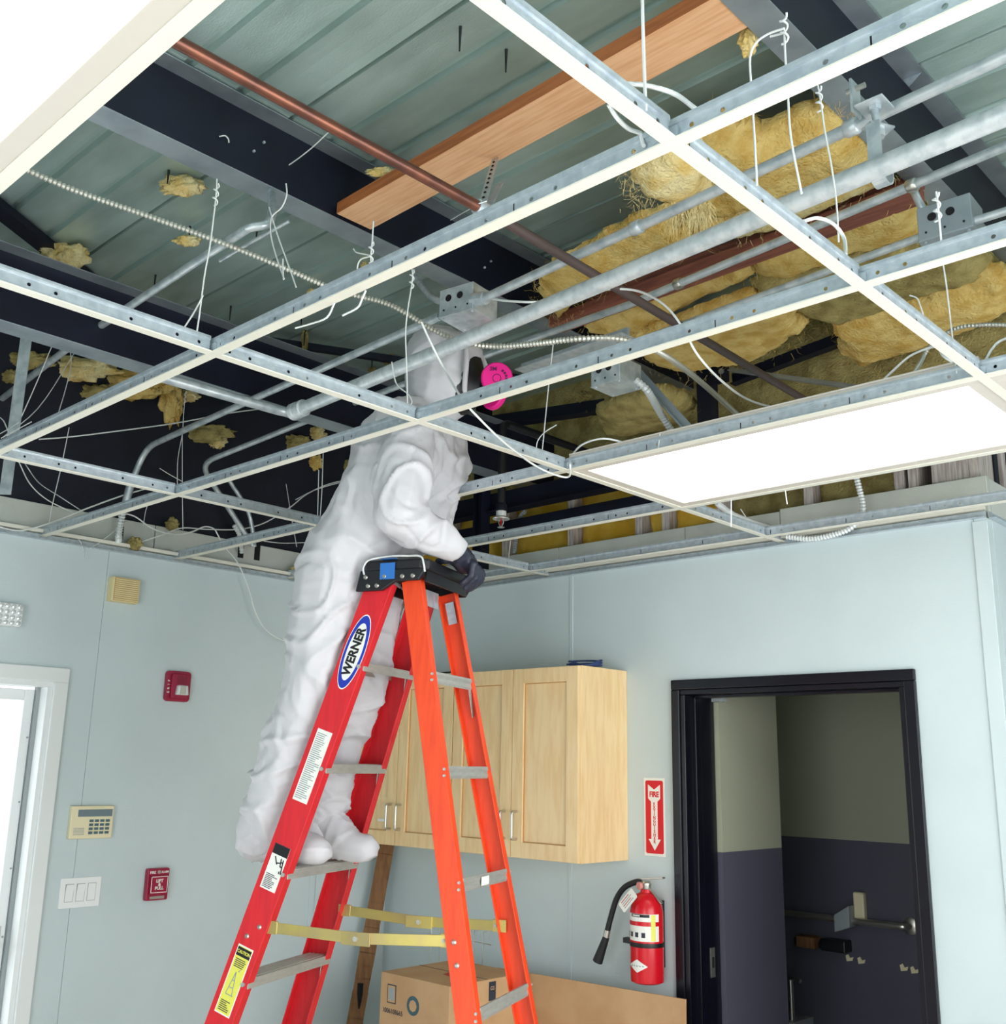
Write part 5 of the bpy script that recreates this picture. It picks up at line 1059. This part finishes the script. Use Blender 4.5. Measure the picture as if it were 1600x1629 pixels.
# body: head with a face, neck and limbs inside the suit, in one skin
def headshape(c, n): return 0
body = [((0, .045, 2.93), .080, (0, .055, 3.03), .088), ((0, .085, 2.915), .055, (0, .105, 2.93), .045), ((0, .135, 2.99), .02, (0, .150, 2.965), .016), ((0, .03, 2.80), .055, (0, .045, 2.92), .055),
        ((0, -.02, 2.74), .10, (0, -.19, 2.40), .10), ((-.15, .0, 2.73), .05, (.15, .02, 2.73), .05), ((.16, .03, 2.72), .045, (.225, .05, 2.46), .04), ((.225, .05, 2.46), .038, (.075, .15, 2.375), .028), ((.075, .15, 2.375), .027, (.035, .155, 2.372), .026),
        ((-.16, .02, 2.72), .045, (-.22, -.06, 2.50), .04), ((-.22, -.06, 2.50), .038, (-.10, .07, 2.43), .026),
        ((.09, -.22, 2.34), .085, (.10, -.285, 1.95), .06), ((.10, -.285, 1.95), .058, (.10, -.42, 1.53), .04), ((-.09, -.22, 2.34), .085, (-.095, -.25, 1.95), .06), ((-.095, -.25, 1.95), .058, (-.09, -.36, 1.53), .04)]
grown('body', body, .010, M_SKIN, per, 3)
for s_ in (-1, 1):
    MB().lathe([(.002, 0), (.012, .002), (.012, .006), (.002, .008)], W(s_*.032, .132, 3.015), 12, LV).obj('eye', M_PAPER, per, smooth=60); MB().lathe([(.002, 0), (.005, .001), (.002, .002)], W(s_*.032, .140, 3.015), 10, LV).obj('pupil', M_BLACK, per)
# respirator: black face piece, visor rim, two pink round filters
rs = empty('respirator', W(0, .16, 2.95)); rs.parent = per; rs.matrix_parent_inverse = per.matrix_basis.inverted()
grown('face_piece', [((0, .135, 2.895), .062, (0, .155, 2.95), .068), ((0, .150, 2.95), .070, (0, .135, 3.04), .066), ((-.04, .12, 2.92), .045, (.04, .12, 2.92), .045), ((0, .18, 2.925), .045, (0, .245, 2.910), .034)], .008, M_BLACK, rs, 4)
for s_ in (-1, 1):
    c = W(.074, .290, 2.912) if s_ > 0 else W(-.045, .225, 2.912); ax = (LU*s_*.92+LV*.38+V3((0, 0, -.08))).normalized()
    MB().cyl(W(s_*.02, .225, 2.912), c+ax*.004, .020, 14).obj('filter_stem', M_BLACK, rs, smooth=40)
    ft = MB().lathe([(.030, 0), (.046, .002), (.050, .006), (.050, .020), (.046, .025), (.001, .026)], c, 30, ax).obj('filter', M_PINK, rs, smooth=30)
    up = V3((0, 0, 1)); xr = up.cross(ax).normalized(); Ff = frame(c+ax*.0262, xr, ax.cross(xr))
    text('filter_text', '3M', .018, Ff @ Matrix.Translation((-.012, .026, 0)), M_FPRINT, ft, .0003, bold=.0005)
    for k in range(4): a_ = .95-.33*k; MB(Ff @ Matrix.Translation((.030*math.cos(a_), -.004+.030*math.sin(a_), 0)) @ Matrix.Rotation(a_, 4, 'Z')).box((-.004, -.0035, 0), (.004, .0035, .0005)).obj('filter_print', M_FPRINT, ft)
    MB(Ff).tube([(.013*math.cos(t*.3), -.004+.013*math.sin(t*.3), .0003) for t in range(22)], .0012, 5).obj('filter_ring', M_FPRINT, ft)
# hood edge around the face
pts = [W(.088*math.sin(t),   .190-.03*math.cos(t)**2, 2.985+.105*math.cos(t)) for t in [2*math.pi*k/22 for k in range(23)]]
MB().tube(smooth_path(pts, 3), .009, 8).obj('hood_hem', M_SUIT, per, smooth=60)
# right glove gripping the back edge of the cap; cuff, five fingers
gl = [((.040, .150, 2.375), .036, (.0, .150, 2.362), .040), ((.0, .150, 2.362), .040, (-.035, .150, 2.348), .036), ((-.01, .165, 2.355), .030, (-.045, .165, 2.338), .028)]
for k, (u, l) in enumerate(((.004, .92), (-.022, 1.0), (-.046, .96), (-.066, .82))):
    z0 = 2.343-.004*k; gl += [((u*.6-.012, .170, z0+.008), .0145, (u, .196, z0-.008), .0130), ((u, .196, z0-.008), .0130, (u, .192, z0-.008-.036*l), .0115), ((u, .192, z0-.008-.036*l), .0115, (u, .160, z0-.016-.056*l), .0105)]
gl += [((.020, .140, 2.358), .018, (.034, .112, 2.350), .015), ((.034, .112, 2.350), .015, (.020, .085, 2.347), .0125)]
grown('glove', gl, .0052, M_GLOVE, per, 3, lambda c, n: .0022*nz(c*40)+.002*nz(c*90))
g = MB(); a, b = V3(W(.088, .146, 2.383)), V3(W(.050, .150, 2.374)); g.tube([a, a.lerp(b, .5), b], [.040, .041, .038], 16); g.obj('glove_cuff', M_BLACK, per, smooth=60)
gl2 = [((-.13, .04, 2.435), .030, (-.09, .08, 2.415), .036)]
for k, o_ in enumerate((.02, .005, -.01, -.025)): gl2 += [((-.085, .09+o_*.2, 2.41+o_*.4), .014, (-.05, .115+o_*.3, 2.40+o_*.6), .0115), ((-.05, .115+o_*.3, 2.40+o_*.6), .0115, (-.035, .10+o_*.3, 2.375+o_*.6), .010)]
gl2 += [((-.10, .075, 2.44), .015, (-.07, .07, 2.455), .012)]
grown('glove', gl2, .0055, M_GLOVE, per, 3)
